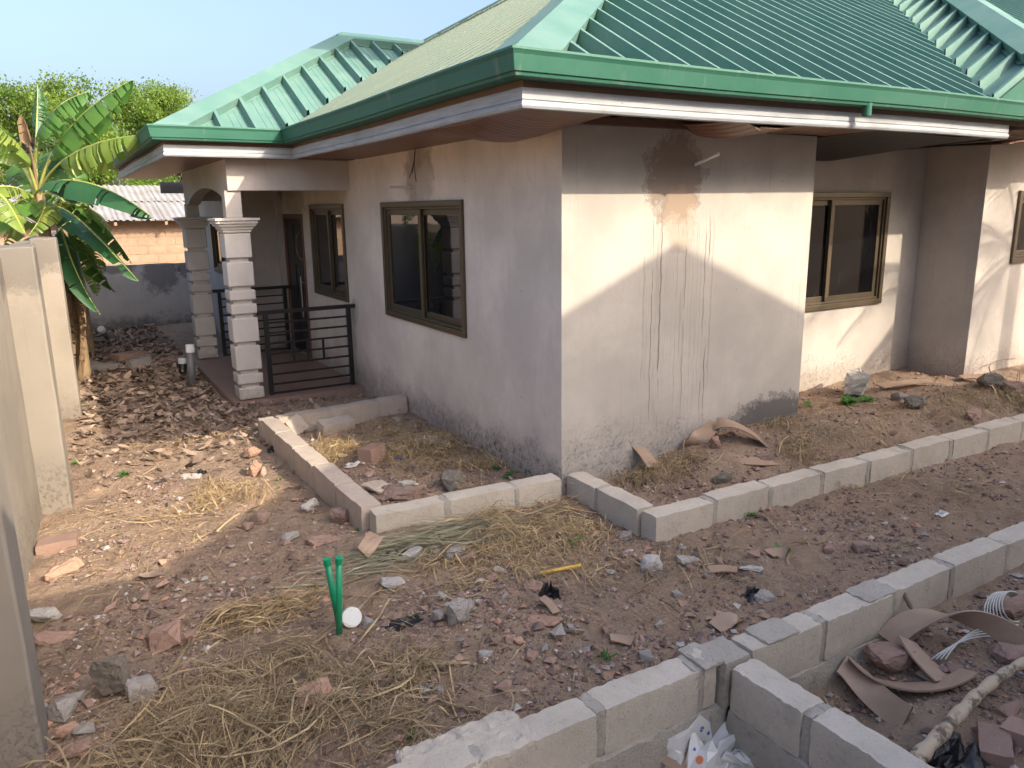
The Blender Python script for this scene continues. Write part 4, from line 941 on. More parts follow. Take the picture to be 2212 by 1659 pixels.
offcut([gp_(1900, 845, .015), gp_(1960, 838, .04), gp_(2010, 834, .02)], (.2, 1, .2), .10, 'brown plastic strip along the foot of the recessed wall')
offcut([gp_(785, 1212, .02), gp_(800, 1202, .05), gp_(815, 1192, .08)], (1, .2, .0), .10, 'brown board fragment leaning beside black plastic')

# ------------------------------------------------------------------ rubble
def rockmesh(seed, dims, npts=16, rough=.0, mat=None, sub=0):
    r = random.Random(seed); bm = bmesh.new()
    for _ in range(npts):
        v = Vector((r.uniform(-1, 1), r.uniform(-1, 1), r.uniform(-1, 1))); m = max(abs(v.x), abs(v.y), abs(v.z)); v = v/m*(r.uniform(.75, 1)) if r.random() < .8 else v.normalized()
        bm.verts.new((v.x*dims[0]/2, v.y*dims[1]/2, v.z*dims[2]/2))
    h = bmesh.ops.convex_hull(bm, input=bm.verts); bmesh.ops.delete(bm, geom=[g for g in h['geom_interior'] if isinstance(g, bmesh.types.BMVert)], context='VERTS')
    if sub:
        bmesh.ops.subdivide_edges(bm, edges=bm.edges, cuts=sub, use_grid_fill=True)
        bmesh.ops.triangulate(bm, faces=bm.faces)
        for v in bm.verts:
            k = v.co*(7/max(dims)) ; v.co += Vector((mnoise.noise(k+Vector((seed, 0, 0))), mnoise.noise(k+Vector((0, seed, 3))), mnoise.noise(k+Vector((2, 0, seed)))))*rough*max(dims)
            k = k*2.7; v.co += Vector((mnoise.noise(k), mnoise.noise(k+Vector((9, 0, 0))), mnoise.noise(k+Vector((0, 9, 0)))))*rough*.6*max(dims); k = k*2.7; v.co += Vector((mnoise.noise(k), mnoise.noise(k+Vector((9, 0, 0))), mnoise.noise(k+Vector((0, 9, 0)))))*rough*.45*max(dims)
    bmesh.ops.recalc_face_normals(bm, faces=bm.faces); me = bpy.data.meshes.new('rock'); bm.to_mesh(me); bm.free()
    if mat: me.materials.append(mat)
    return me
NAMED = [  # pixel, size (m), material, name, label, tilt
    (993, 1342, (.14, .09, .15), 'greyrock', 'concrete_chunk', 'squarish grey concrete chunk with rounded corner near the white end cap', .3),
    (1176, 1346, (.21, .12, .03), 'orange', 'slab_shard', 'elongated pale orange slab shard beside the shiny metal strip', .25),
    (682, 1523, (.15, .12, .035), 'orange', 'brick_shard', 'bright orange flat shard lying in the straw pile', .3),
    (818, 1467, (.085, .06, .05), 'brickrock', 'brick_fragment', 'small brownish brick fragment at the edge of the straw pile', .1),
    (892, 1206, (.16, .10, .08), 'paleslab', 'plaster_lump', 'whitish plaster lump on the dirt before the edging corner', .2),
    (978, 1205, (.17, .13, .09), 'greyrock', 'concrete_chunk', 'pale wedge of concrete below the straw bundle', .3),
    (846, 1266, (.17, .12, .06), 'paleslab', 'plaster_lump', 'crumbled whitish plaster lump behind the green pipes', .1),
    (1407, 1226, (.16, .13, .08), 'paleslab', 'plaster_lump', 'pale angular stone on the dirt in front of the long edging', .1),
    (1483, 1212, (.15, .09, .035), 'paleslab', 'plaster_chip', 'flat white plaster chip beside the pale angular stone', .1),
    (1621, 1230, (.15, .07, .02), 'paleslab', 'plaster_chip', 'thin white oval plaster chip beside a brown plastic chip', .1),
    (1862, 1190, (.12, .11, .07), 'stone', 'stone', 'rounded brown stone half sunk in the bare path', .0),
    (1791, 1192, (.08, .07, .05), 'brickrock', 'stone', 'small reddish stone on the bare path near the foundation wall', .0),
    (1651, 1297, (.12, .08, .06), 'greyrock', 'concrete_chunk', 'irregular grey mortar lump beside the foundation wall', .2),
    (1921, 1440, (.24, .17, .13), 'brickrock', 'stone', 'pinkish white-dusted stone under the brown plastic strips', .2),
    (2150, 1620, (.20, .12, .08), 'brickrock', 'brick_fragment', 'reddish brick lump next to the long peeled branch', .1),
    (2205, 1600, (.12, .12, .09), 'brickrock', 'brick_fragment', 'reddish brick lump at the edge of the trench fill', .1),
    (2185, 1430, (.16, .14, .10), 'brickrock', 'stone', 'pink stone on the trench fill behind the branch', .1),
    (2180, 1320, (.26, .18, .12), 'brickrock', 'stone', 'pinkish boulder beside the coiled cream cable', .1),
    (1847, 852, (.40, .25, .32), 'paleslab', 'boulder', 'large pale lumpy boulder against the recessed wall', .1),
    (648, 932, (.16, .26, .18), 'blockpink', 'broken_block', 'broken half block leaning on the inner side of the bed edging', .5),
    (726, 930, (.33, .17, .14), 'blockpink', 'broken_block', 'pinkish broken block lying behind the straw in the rubble bed', .2),
    (807, 996, (.20, .15, .16), 'brickrock', 'brick_fragment', 'upright reddish brick beside dry straw in the rubble bed', .1),
    (815, 1056, (.34, .20, .05), 'blockpink', 'slab_fragment', 'flat pale slab fragment tilted in the rubble bed corner', .35),
    (870, 1075, (.30, .22, .09), 'stone', 'dirt_clod', 'dark reddish clod against the bed edging corner', .1),
    (972, 1048, (.27, .20, .14), 'slatestone', 'boulder', 'dark grey boulder in the rubble bed near the shaded wall', .1),
    (880, 1050, (.13, .10, .05), 'paleslab', 'plaster_chip', 'pale broken plaster chip between slab and boulder', .3),
    (735, 1126, (.15, .13, .12), 'stone', 'stone', 'round brown stone outside the edging corner', .0),
    (670, 1096, (.19, .08, .06), 'paleslab', 'plaster_lump', 'long pale lump beside the edging near the sunlit patch', .1),
    (561, 1128, (.14, .11, .10), 'stone', 'stone', 'round stone at the edge of the sunlit straw tuft', .0),
    (535, 1143, (.09, .08, .06), 'stone', 'stone', 'small stone next to the round one by the straw tuft', .0),
    (360, 1392, (.19, .15, .12), 'brickrock', 'clay_lump', 'reddish clay lump cracked in two on the dirt', .1),
    (405, 1388, (.07, .08, .07), 'brickrock', 'clay_lump', 'small reddish clay lump broken off the cracked one', .1),
    (249, 1500, (.17, .08, .21), 'slatestone', 'stone_slab', 'grey green angular stone standing on edge near the straw', .25),
    (310, 1500, (.14, .10, .09), 'greyrock', 'concrete_chunk', 'crumbly grey concrete chunk behind the standing stone', .1),
    (134, 1545, (.11, .10, .10), 'greyrock', 'stone', 'round grey stone at the foot of the boundary pier', .0),
    (144, 1585, (.10, .07, .05), 'orange', 'brick_shard', 'orange shard below the round grey stone by the pier', .2),
    (150, 1632, (.18, .09, .04), 'brickrock', 'slab_shard', 'long pinkish shard at the bottom of the boundary pier', .2),
    (98, 1342, (.17, .10, .08), 'paleslab', 'plaster_lump', 'pale plaster lump at the foot of the boundary wall', .1),
    (115, 1385, (.20, .12, .05), 'brickrock', 'slab_fragment', 'flat pinkish fragment below the pale lump by the boundary wall', .15),
    (127, 1180, (.24, .20, .08), 'brickrock', 'broken_block', 'sunlit broken reddish block beside the boundary wall', .1),
    (134, 1236, (.26, .12, .05), 'orange', 'slab_fragment', 'sunlit flat orange slab at the foot of the boundary wall', .1),
    (412, 1026, (.16, .11, .02), 'paleslab', 'tile_fragment', 'pale square tile fragment beside black plastic in the sunlit patch', .1),
    (553, 1025, (.14, .10, .14), 'orange', 'stone', 'pale upright stone by the edging in the sunlit patch', .2),
    (545, 985, (.14, .12, .10), 'orange', 'stone', 'sunlit orange stone beyond the pale upright one', .2),
    (700, 1168, (.26, .16, .03), 'brickrock', 'slab_fragment', 'flat dusty pink slab before the edging corner', .1),
    (628, 1168, (.12, .09, .07), 'greyrock', 'concrete_chunk', 'small grey chunk left of the flat pink slab', .1),
    (1155, 1268, (.14, .11, .02), 'brickrock', 'slab_fragment', 'thin brown slab fragment lying near the burnt scrap', .15),
    (1010, 1320, (.10, .07, .06), 'greyrock', 'concrete_chunk', 'grey chunk wedged behind the squarish concrete one', .3),
    (1045, 1415, (.08, .06, .02), 'paleslab', 'plaster_chip', 'flat pale chip on the gravel below the grey chunk', .1),
    (1147, 1420, (.09, .07, .03), 'brickrock', 'brick_shard', 'pinkish square shard on the bare gravel slope', .2),
    (1430, 1135, (.15, .11, .07), 'greyrock', 'mortar_lump', 'rough grey mortar lump at the corner of the long edging', .0),
    (1352, 1165, (.10, .08, .06), 'greyrock', 'concrete_chunk', 'grey chunk before the short return of the edging', .1),
    (2100, 905, (.22, .14, .10), 'brickrock', 'stone', 'brown stone on the bed just inside the long edging', .1),
    (1975, 880, (.20, .16, .14), 'slatestone', 'stone', 'brown angular stone on the soil before the wing corner', .1),
    (1945, 868, (.16, .13, .12), 'greyrock', 'stone', 'whitish grey stone on the soil before the recessed wall', .1),
    (2140, 835, (.32, .22, .17), 'slatestone', 'boulder', 'brown boulder at the foot of the wing wall', .1),
    (2190, 850, (.30, .2, .15), 'stone', 'boulder', 'second brown boulder under the wing window', .1),
    (1590, 1015, (.16, .12, .08), 'brickrock', 'stone', 'pinkish stone beside the flat strip along the edging', .1),
    (1650, 1000, (.16, .12, .09), 'stone', 'dirt_clod', 'brown clod between the bowed and the flat plastic strips', .1),
    (1545, 965, (.08, .07, .10), 'brickrock', 'stone', 'small pink stone propping the bowed plastic strip', .1),
    (1560, 1040, (.17, .09, .07), 'slatestone', 'stone', 'grey stone on the straw inside the long edging', .1),
    (225, 806, (.50, .14, .16), 'greyrock', 'concrete_block', 'grey block lying among leaves at the boundary wall foot', .05),
    (303, 796, (.32, .14, .17), 'greyrock', 'concrete_block', 'half grey block among the dry leaves of the yard', .05),
    (280, 778, (.50, .30, .14), 'brickrock', 'broken_block', 'brownish broken block buried in dry leaves', .1),
    (365, 785, (.30, .25, .12), 'brickrock', 'stone', 'brown stone among leaves near the pipe stubs', .1),
]
for k, (x, y, dm, mt, nm, lab, tilt) in enumerate(NAMED):
    p = GG(x, y); box_ = nm in ('broken_block', 'concrete_block', 'brick_fragment', 'tile_fragment')
    if box_:
        me = blockmesh(dm[0], dm[2], dm[1], 6, 4, 4, max(dm)*.022, k+3); me.materials.append(M[mt]); dz = -.025
    else: me = rockmesh(100+k, dm, 26, .035, M[mt], 4); dz = dm[2]*.36+(.05 if 'straw pile' in lab else 0)
    o = bpy.data.objects.new(nm, me); COL.objects.link(o); o.location = (p.x, p.y, p.z+dz); o.rotation_euler = (rnd.uniform(-tilt, tilt), rnd.uniform(-tilt, tilt), rnd.uniform(-.6, .6) if box_ else rnd.uniform(-.9, .9)); tag(o, lab, 'rubble' if nm not in ('stone', 'boulder', 'stone_slab') else 'stone', kind='thing')
# scattered countable pieces
KIND = [('brick_shard', 'small flat orange-pink brick shard scattered on the dirt', 'brick shard', 'brick shards scattered on the dirt', 'orange', .30, (.055, .042, .016)),
        ('brick_fragment', 'small reddish brown brick fragment scattered on the dirt', 'rubble', 'brick fragments scattered on the dirt', 'brickrock', .38, (.06, .045, .032)),
        ('concrete_fragment', 'small grey concrete fragment scattered on the dirt', 'rubble', 'concrete fragments scattered on the dirt', 'greyrock', .2, (.06, .05, .035)),
        ('plaster_chip', 'small off-white plaster chip scattered on the dirt', 'rubble', 'plaster chips scattered on the dirt', 'paleslab', .12, (.05, .038, .014))]
KM = [[rockmesh(300+10*k+j, d[6], 10, 0, M[d[4]]) for j in range(7)] for k, d in enumerate(KIND)]
def zones():
    z = rnd.random()
    if z < .50: return GG(rnd.uniform(880, 1650), rnd.uniform(1190, 1500)), 'on the bare slope above the foundation wall'
    if z < .68: return GG(rnd.uniform(110, 800), rnd.uniform(1010, 1650)), 'on the ground between boundary wall and green pipes'
    if z < .76: return Vector((rnd.uniform(1.8, 3.0), rnd.uniform(4.8, 7.2), 0)), 'inside the rubble bed under the shaded wall'
    if z < .88: return Vector((rnd.uniform(3.4, 8.), rnd.uniform(3.75, 5.1), 0)), 'on the soil bed along the sunlit wall'
    if z < .94: return Vector((rnd.uniform(2.5, 4.), rnd.uniform(1.2, 2.0), 0)), 'on the trench fill beside the branch'
    return Vector((rnd.uniform(0, 1.5), rnd.uniform(7, 11), 0)), 'on the shaded ground before the porch'
cnt = 0
while cnt < 480:
    p, zn = zones()
    if p.y < 2.32 and p.y > 2.05: continue
    if p.x > HX-.03 and p.y > HY-.03 and p.x < 5.75: continue
    if p.y > RY-.05 and p.x > 3: continue
    k = rnd.choices(range(4), [d[5] for d in KIND])[0]; d = KIND[k]; s = min(2.2, rnd.lognormvariate(-.25, .45))
    o = bpy.data.objects.new(d[0], KM[k][rnd.randrange(7)]); COL.objects.link(o); o.scale = (s, s*rnd.uniform(.8, 1.2), s*rnd.uniform(.8, 1.2))
    o.location = (p.x, p.y, gz(p.x, p.y)+d[6][2]*s*.3); o.rotation_euler = (rnd.uniform(-.35, .35), rnd.uniform(-.35, .35), rnd.uniform(0, 6.3)); tag(o, d[1].replace(' scattered on the dirt', '')+' lying '+zn, d[2], d[3].replace(' scattered on the dirt', '')+' '+zn, 'thing'); cnt += 1
# gravel nobody could count
ok = lambda X, Y: ~((X > 3.05) & (Y > 4.52) & (X < 5.72)) & ~((Y > 2.06) & (Y < 2.3)) & ~((X > 3.05) & (Y > 5.25)) & ~((X > 1.5) & (Y > 8.8)) & ~((X > 2.28) & (X < 2.47) & (Y < 2.2)) & (X > -.34+.0525*(Y-3.25)) & ~((X > 8.4) & (Y > 4.58))
def scatter(n, dens):
    X = NR.uniform(-.4, 8.4, n); Y = NR.uniform(.9, 11, n); k = ok(X, Y) & (NR.random(n) < dens(X, Y)); return X[k], Y[k]
bedm = lambda X, Y: ((X > 3.2) & (Y > 3.7)) | ((X > 1.7) & (X < 3.1) & (Y > 4.7) & (Y < 7.4))
def pebdens(X, Y): d = fbm(X, Y, 1.6, 3, 4); return np.clip((.3+1.0*d+.5*gauss(X, Y, 1.9, 2.9, .9, .6)+.3*bedm(X, Y))*np.clip(1.6-.19*np.hypot(X, Y), .10, 1), 0.02, 1)
X, Y = scatter(300000, pebdens); n = len(X); S = np.clip(NR.lognormal(-5.0, .62, n), .002, .034)
base = np.array([(1, 0, 0), (-1, 0, 0), (0, 1, 0), (0, -1, 0), (0, 0, 1), (0, 0, -1)], float); fc = np.array([(0, 2, 4), (2, 1, 4), (1, 3, 4), (3, 0, 4), (2, 0, 5), (1, 2, 5), (3, 1, 5), (0, 3, 5)])
j = base[None]*NR.uniform(.6, 1.4, (n, 6, 1)); j[:, :, 2] *= .65; a = NR.uniform(0, 6.28, n); ca, sa = np.cos(a), np.sin(a)
jx = j[..., 0]*ca[:, None]-j[..., 1]*sa[:, None]; jy = j[..., 0]*sa[:, None]+j[..., 1]*ca[:, None]
V = np.stack([jx*S[:, None]+X[:, None], jy*S[:, None]+Y[:, None], j[..., 2]*S[:, None]+(gzA(X, Y)+S*.3)[:, None]], -1).reshape(-1, 3)
tag(obj('gravel', npmesh(V, (fc[None]+np.arange(n)[:, None, None]*6).reshape(-1, 3)), M['pebble']), 'loose gravel and crumbs strewn over the bare earth', 'gravel', kind='stuff')

# ------------------------------------------------------------------ straw, litter, twigs
def blades(c, n, rad, length, lift, wd, mat, name, label, ang=None, spread=3.2, curl=.5, seed=0, flat=.02):
    r = np.random.default_rng(seed); nseg = 5; n = int(n*1.25)
    K = max(3, n//70); kc = r.normal(0, 1, (K, 2))*np.array(rad); ki = r.integers(0, K, n); f_ = r.uniform(.25, .7, K)[ki]
    cx = kc[ki, 0]+r.normal(0, 1, n)*rad[0]*f_+c[0]; cy = kc[ki, 1]+r.normal(0, 1, n)*rad[1]*f_+c[1]
    if ang is None: th = r.uniform(0, 6.28, K)[ki]+r.normal(0, .8, n)
    else: th = ang+r.normal(0, spread, n)+np.where(r.random(n) < .5, 0, math.pi)
    L_ = length*np.clip(r.lognormal(-.35, .5, n), .2, 1.9); cv = r.normal(0, curl, n); pk = np.abs(r.normal(0, lift, n)); W_ = .68*wd*np.where(r.random(n) < .12, r.uniform(1.2, 2.6, n), r.uniform(.3, .9, n)); tilt = r.normal(0, .12, n)
    dens = np.exp(-(((cx-c[0])/rad[0])**2+((cy-c[1])/rad[1])**2)*.5); hz = dens*flat*r.random(n)
    rows = []
    for k in range(nseg+1):
        u = k/nseg-.5; a = th+cv*u*2; x = cx+np.cos(th)*L_*u-np.sin(th)*cv*L_*(u*u-.25); y = cy+np.sin(th)*L_*u+np.cos(th)*cv*L_*(u*u-.25)
        z = gzA(x, y)+hz+pk*(.25-u*u)*4+np.maximum(0, tilt*L_*u)+.004; sx, sy = -np.sin(a)*W_*(1-abs(u)*.8), np.cos(a)*W_*(1-abs(u)*.8); tw = r.uniform(-.6, .6, n)*W_
        rows.append(np.stack([np.stack([x+sx, y+sy, z+tw], -1), np.stack([x-sx, y-sy, z-tw], -1)], 1))
    A = np.stack(rows, 1).reshape(n, -1, 3); q = np.array([(2*k, 2*k+1, 2*k+3, 2*k+2) for k in range(nseg)]); nv = 2*(nseg+1)
    Fq = (q[None]+np.arange(n)[:, None, None]*nv).reshape(-1, 4)
    return A.reshape(-1, 3), Fq
def straws(specs, mat, name, label, seed=0):
    Vs = []; Fs = []; o_ = 0
    for k, (px, n, rad, ln, lift, wd, kw) in enumerate(specs):
        c = GG(*px) if len(px) == 2 else Vector(px); v, f_ = blades((c.x, c.y), n, rad, ln, lift, wd, None, None, None, seed=seed*100+k, **kw)
        Vs.append(v); Fs.append(f_+o_); o_ += len(v)
    return tag(obj(name, npmesh(np.concatenate(Vs), np.concatenate(Fs)), mat), label, 'straw', kind='stuff')
straws([((470, 1600), 1150, (.26, .15), .40, .035, .0028, dict(flat=.10)), ((360, 1560), 260, (.2, .12), .30, .03, .0026, dict(flat=.06)), ((680, 1570), 360, (.22, .15), .30, .03, .003, dict(flat=.05)),
        ((780, 1440), 200, (.18, .14), .32, .03, .004, dict(flat=.04)), ((600, 1440), 170, (.25, .14), .34, .03, .003, dict(flat=.03))], M['strawdk'], 'straw_pile', 'tangled pile of dry straw in front of the green pipes', 1)
straws([((560, 1335), 240, (.2, .08), .36, .03, .004, dict(flat=.04, ang=.2, spread=.6)), ((470, 1090), 420, (.15, .20), .22, .035, .0028, dict(flat=.06)), ((440, 960), 250, (.3, .2), .18, .02, .003, dict(flat=.03)), ((360, 1170), 120, (.4, .3), .3, .02, .003, dict(flat=.02))],
       M['straw'], 'straw_tuft', 'pale sunlit dry straw lying in the sunny patch and beside it', 2)
straws([((960, 1160), 420, (.34, .05), .62, .02, .0035, dict(ang=-.15, spread=.18, curl=.25, flat=.05)), ((1000, 1165), 200, (.3, .07), .5, .02, .003, dict(ang=-.3, spread=.3, curl=.3, flat=.04))], M['strawgreen'], 'straw_bundle', 'bundle of grey green grass stalks laid along the bed edging', 3)
straws([((1110, 1130), 380, (.20, .09), .42, .05, .0035, dict(ang=-.4, spread=.5, flat=.08)), ((1160, 1180), 480, (.28, .14), .26, .04, .0028, dict(flat=.07)), ((1230, 1200), 400, (.3, .2), .25, .03, .003, dict(flat=.04)), ((1050, 1190), 300, (.3, .15), .3, .03, .003, dict(flat=.04))],
       M['straw'], 'straw_heap', 'heap of golden dry grass where the two block edgings meet', 4)
straws([((1340, 1040), 300, (.25, .14), .22, .03, .003, dict(flat=.06)), ((1430, 1030), 300, (.2, .12), .2, .03, .003, dict(flat=.06)), ((1740, 985), 480, (.25, .2), .18, .03, .0035, dict(flat=.09)), ((1800, 930), 450, (.35, .25), .18, .03, .0035, dict(flat=.08)), ((2050, 880), 500, (.5, .25), .2, .03, .004, dict(flat=.05)), ((2150, 860), 300, (.4, .15), .25, .05, .004, dict(flat=.08))],
       M['strawdk'], 'bed_straw', 'brown dead weeds and straw on the soil bed along the wall', 5)
straws([((730, 985), 420, (.14, .12), .28, .06, .003, dict(flat=.08)), ((900, 970), 900, (.30, .14), .22, .03, .003, dict(flat=.08)), ((1010, 1010), 700, (.32, .18), .18, .03, .003, dict(flat=.05)), ((860, 930), 500, (.4, .2), .2, .03, .003, dict(flat=.04))],
       M['straw'], 'bed_straw', 'dry straw lying among broken blocks in the rubble bed', 6)
straws([((2.0, 3.0, 0), 900, (1.5, .6), .16, .012, .0022, dict(flat=.012)), ((4.5, 2.9, 0), 700, (1.8, .35), .14, .01, .0022, dict(flat=.01)), ((.6, 4.2, 0), 900, (.6, 1.), .2, .015, .0022, dict(flat=.015)), ((3., 3.2, 0), 60, (.8, .3), .4, .02, .004, dict(flat=.02)), ((1., 3., 0), 70, (.7, .4), .55, .03, .005, dict(flat=.03, curl=.3)), ((5.3, 2.9, 0), 120, (.9, .25), .22, .02, .003, dict(flat=.03))],
       M['strawdk'], 'scattered_straw', 'thin straws and stalks scattered over the bare earth', 7)
def litter(n, cx, cy, rx, ry, size, name, label, seed):
    r = np.random.default_rng(seed); X = r.normal(cx, rx, n); Y = r.normal(cy, ry, n); k = ok(X, Y) & (X > -.35+.0525*(Y-3.25)) & (Y < 16); X, Y = X[k], Y[k]; n = len(X)
    a = r.uniform(0, 6.28, n); L_ = size*r.uniform(.4, 1.5, n); W_ = L_*r.uniform(.06, .24, n); z = gzA(X, Y)+r.uniform(.003, .05, n); t1 = r.normal(0, .3, n); t2 = r.normal(0, .5, n); rows = []
    for u in (-.5, -.17, .17, .5):
        for v in (-1, 1):
            wv = W_*(1-(2*abs(u))**2*.85); rows.append(np.stack([X+np.cos(a)*L_*u-np.sin(a)*wv*v, Y+np.sin(a)*L_*u+np.cos(a)*wv*v, z+L_*u*t1+wv*v*t2+L_*(u*u)*.6*np.abs(t2)], -1))
    V = np.stack(rows, 1); q = np.array([(2*i, 2*i+1, 2*i+3, 2*i+2) for i in range(3)]); Fq = (q[None]+np.arange(n)[:, None, None]*8).reshape(-1, 4)
    return tag(obj(name, npmesh(V.reshape(-1, 3), Fq), M['litter']), label, 'leaf litter', kind='stuff')
litter(9000, .9, 12.2, .7, 2.2, .11, 'leaf_litter', 'dry banana leaf litter covering the far yard by the porch', 1)
litter(2200, 1.0, 8.6, .8, .8, .055, 'leaf_litter', 'dry leaf crumbs on the shaded ground before the porch', 2)
litter(420, 2.1, 8.75, .5, .2, .04, 'leaf_litter', 'dry leaf crumbs and rubble dust along the porch edge', 3)
# sticks and the peeled branch
def stick(pts, r, label, mat='twig', name='stick', cat='stick', n=10):
    P = bez(pts, n); rad = [r*(1-.35*i/n)*(1+.18*math.sin(i*2.1)) for i in range(n+1)]
    return tag(MB().add(tube(P, rad, 10)).build(name, M[mat], None, True), label, cat)
stick([G(1925, 1690, .08), G(2033, 1600, .05), gp_(2103, 1513, .07), gp_(2160, 1490, .11), gp_(2260, 1450, .10)], .032, 'long crooked peeled branch lying across the trench fill', 'branch', 'branch', 'branch', 26)
stick([G(1730, 1672, -.22), G(1745, 1630, -.1), G(1763, 1592, .03)], .011, 'thin cut stick standing in the trench beside the cross wall')
stick([G(1095, 1675, .06), G(1110, 1625, .14), G(1128, 1588, .2)], .008, 'thin dark twig standing before the foundation wall')
stick([gp_(1938, 1345, .20), gp_(1965, 1365, .12), gp_(1992, 1380, .06)], .012, 'bare stick leaning on the inner face of the foundation wall')
stick([gp_(1010, 1600, .02), gp_(1050, 1570, .03), gp_(1075, 1550, .05)], .007, 'pale split stalk lying by the foundation wall end', 'straw')
stick([gp_(470, 1165, .02), gp_(490, 1145, .03), gp_(520, 1130, .04)], .008, 'pale stalk sticking out of the sunlit straw tuft', 'straw')
stick([gp_(2165, 848, .06), gp_(2090, 815, .16), gp_(2190, 800, .1)], .006, 'thin curved twig over the boulders by the wing wall')
# cream cable coil
mb = MB()
for k in range(7):
    c = gp_(2165+k*3, 1352, .05); rr = .12-.008*k
    mb.add(tube([c+Vector((math.cos(a/14*math.pi*1.3+.6)*rr*1.3, math.sin(a/14*math.pi*1.3+.6)*rr*.5, math.sin(a/14*math.pi*1.3+.6)*rr*.9+.01*k)) for a in range(15)], .004, 5))
mb.build('cable_coil', M['wire'], None, True); tag(bpy.data.objects['cable_coil'], 'coil of cream cable beside the pinkish boulder', 'cable')
mb = MB()
for k in range(4):
    mb.add(tube(bez([gp_(2010+10*k, 1440, .04), gp_(2090, 1400-8*k, .10), gp_(2160, 1380, .06+.02*k), gp_(2260, 1440, .05)], 14), .004, 5))
tag(mb.build('cable', M['wire'], None, True), 'loose cream cables snaking out from under the arched plastic strip', 'cable')

# ------------------------------------------------------------------ plastic scraps
def crumple(c, dims, mat, seed, name, label, cat, n=14, amp=.5, prints=False):
    V = []; Fs = []
    for i in range(n+1):
        for j_ in range(n+1):
            u, v = i/n-.5, j_/n-.5; k = Vector((u*3.2+seed, v*3.2, seed*.7)); h = abs(mnoise.noise(k))*1.3+abs(mnoise.noise(k*2.3))*.6+.25*mnoise.noise(k*5)
            e = 1-(2*max(abs(u), abs(v)))**3
            V.append((c[0]+(u+.25*mnoise.noise(k*1.7))*dims[0], c[1]+(v+.25*mnoise.noise(k*1.7+Vector((4, 0, 0))))*dims[1], c[2]+h*dims[2]*max(.05, e)))
    for i in range(n):
        for j_ in range(n): a = i*(n+1)+j_; Fs.append((a, a+1, a+n+2, a+n+1))
    o = obj(name, mesh(V, Fs, False), mat); return tag(o, label, cat)
t = NT('printed_bag'); v = t.voro(13); n_ = t.noise(40, 3, .6); cl = t.sep(v.outputs['Color'])[0]
col = t.mix(t.math('MULTIPLY', t.rng(v.outputs['Distance'], .16, .2, 1, 0), t.rng(n_, .46, .5)), (.66, .65, .62), (.05, .1, .32)); col = t.mix(t.math('MULTIPLY', t.rng(cl, .72, .74), t.rng(v.outputs['Distance'], .2, .26, 1, 0)), col, (.62, .2, .08)); M['printbag'] = t.done(col, .35, t.bump(n_, .3, .005))
c = G(1545, 1618, -.18); crumple((c.x, c.y, -.25), (.52, .36, .26), M['printbag'], 3, 'plastic_bag', 'crumpled white plastic bag with blue and orange print in the trench', 'bag', 22)
c = G(1640, 1640, -.25); crumple((c.x, c.y, -.28), (.24, .24, .14), M['card'], 8, 'paper_scrap', 'crumpled brown paper beside the printed bag in the trench', 'scrap', 14)
c = G(1470, 1640, -.2); o = MB().add(box(-.13, .13, -.09, .09, -.002, .002)).build('cardboard_piece', M['card']); o.location = (c.x, c.y, -.12); o.rotation_euler = (.5, -.35, .5); tag(o, 'flat brown cardboard piece propped on the printed bag', 'cardboard')
for x, y, d, lab in ((838, 1204, (.18, .12, .06), 'torn black plastic beside the brown board fragment'), (1185, 1290, (.10, .13, .10), 'burnt black plastic scrap on the rubble mound'), (1626, 1290, (.11, .09, .07), 'black plastic tuft beside the curled brown fragment'),
        (434, 1022, (.10, .08, .05), 'black plastic scrap next to the pale tile fragment'), (1548, 1130, (.14, .08, .05), 'black plastic scrap at the foot of the long edging'), (592, 975, (.12, .1, .07), 'black plastic lump beside the sunlit edging'), (2060, 1640, (.28, .2, .1), 'charred black sheet under the peeled branch'), (885, 1345, (.22, .12, .04), 'charred strip on the ground right of the white end cap')):
    c = GG(x, y); crumple((c.x, c.y, c.z), d, M['black'], x*.01, 'plastic_scrap', lab, 'scrap', 9)
for x, y, d, lab in ((2035, 1110, (.10, .06, .035), 'white paper scrap on the bare path'), (1480, 915+300, (.05, .03, .02), 'tiny white scrap near the white plaster chip'), (770, 1004, (.18, .10, .05), 'whitish crumpled plastic beside the upright brick'), (925, 955, (.30, .2, .06), 'dusty white plastic sheet scraps under the shaded wall')):
    c = GG(x, y); crumple((c.x, c.y, c.z), d, M['bag'], y*.013, 'plastic_scrap', lab, 'scrap', 10)
c = GG(862, 992); crumple((c.x, c.y, c.z), (.13, .07, .03), M['bagblue'], 5, 'plastic_scrap', 'light blue plastic wrapper in the rubble bed', 'scrap', 8)
c = GG(432, 905); crumple((c.x, c.y, c.z), (.14, .08, .03), M['greenpvc'], 6, 'plastic_scrap', 'green plastic scrap on the ground before the porch', 'scrap', 8)

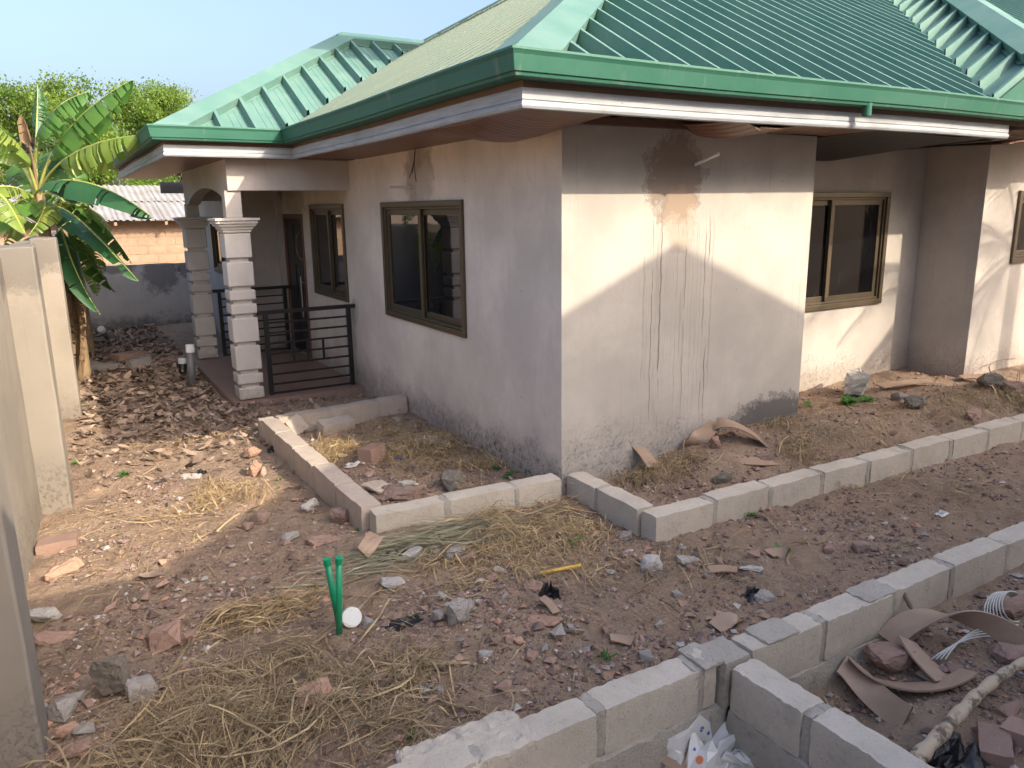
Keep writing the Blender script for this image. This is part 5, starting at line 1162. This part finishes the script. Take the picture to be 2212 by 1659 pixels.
# ------------------------------------------------------------------ small green plants
def sprout(x, y, n, size, label, seed, rise=.5, wide=.4):
    r = random.Random(seed); p = GG(x, y); t = thing('weed', label, 'plant', p); mb = MB()
    for k in range(n):
        a = r.uniform(0, 6.28); L_ = size*r.uniform(.6, 1.2); d = Vector((math.cos(a), math.sin(a), rise*r.uniform(.3, 1.4))).normalized(); b = p+Vector((r.uniform(-.3, .3)*size, r.uniform(-.3, .3)*size, .0))
        s = d.cross(Vector((0, 0, 1))).normalized()*L_*wide*.5; m1 = b+d*L_*.35; m2 = b+d*L_*.7; e = b+d*L_-Vector((0, 0, L_*.25)); lift = Vector((0, 0, L_*.08))
        V = [b, m1+s+lift, m1, m1-s+lift, m2+s*.8+lift, m2, m2-s*.8+lift, e]; me = mesh(V, [(0, 1, 2), (0, 2, 3), (1, 4, 5, 2), (2, 5, 6, 3), (4, 7, 5), (5, 7, 6)], True); obj('leaf', me, M['sprout'], t)
    MB().add(tube([p-Vector((0, 0, .02)), p+Vector((0, 0, size*.5))], .003, 5)).build('stem', M['sprout'], t)
sprout(1832, 872, 26, .13, 'leafy green weed creeping at the foot of the pale boulder', 1, .6, .55); sprout(1870, 868, 14, .10, 'leafy green weed beside the pale boulder on the bed', 2, .6, .55)
sprout(1745, 880, 6, .09, 'small dark green weed at the front wall edge', 3, .8, .5)
sprout(268, 1028, 9, .07, 'small bright green sprout in the sunlit patch', 4); sprout(1225, 1180, 9, .11, 'small green weed on the golden grass heap', 5, .8, .3); sprout(1610, 1115, 12, .09, 'fine green weed at the foot of the long edging', 6, .8, .2)
sprout(685, 1275, 8, .05, 'tiny green sprout left of the green pipes', 7, .8, .3); sprout(893, 1597, 7, .06, 'tiny green sprout near the foundation wall end', 8, 1.2, .3); sprout(1310, 1425, 8, .08, 'thin green grass sprout by the foundation wall', 9, 1.8, .12)
sprout(1690, 1190, 7, .06, 'small green sprout on the brown plastic chip', 10, .8, .5); sprout(600, 1040, 5, .05, 'tiny green sprout by the edging in the sun', 11); sprout(780, 1145, 8, .05, 'tiny green sprout under the grass stalk bundle', 12); sprout(1100, 1030, 12, .07, 'green weeds at the foot of the shaded wall', 13, .6, .5); sprout(1075, 1015, 9, .06, 'small green weeds deeper along the shaded wall', 14, .6, .5)
sprout(160, 1003, 8, .06, 'green sprout at the second boundary pier', 15); sprout(1635, 1000, 10, .07, 'small weeds inside the long edging by the plastic strip', 16, .6, .3)
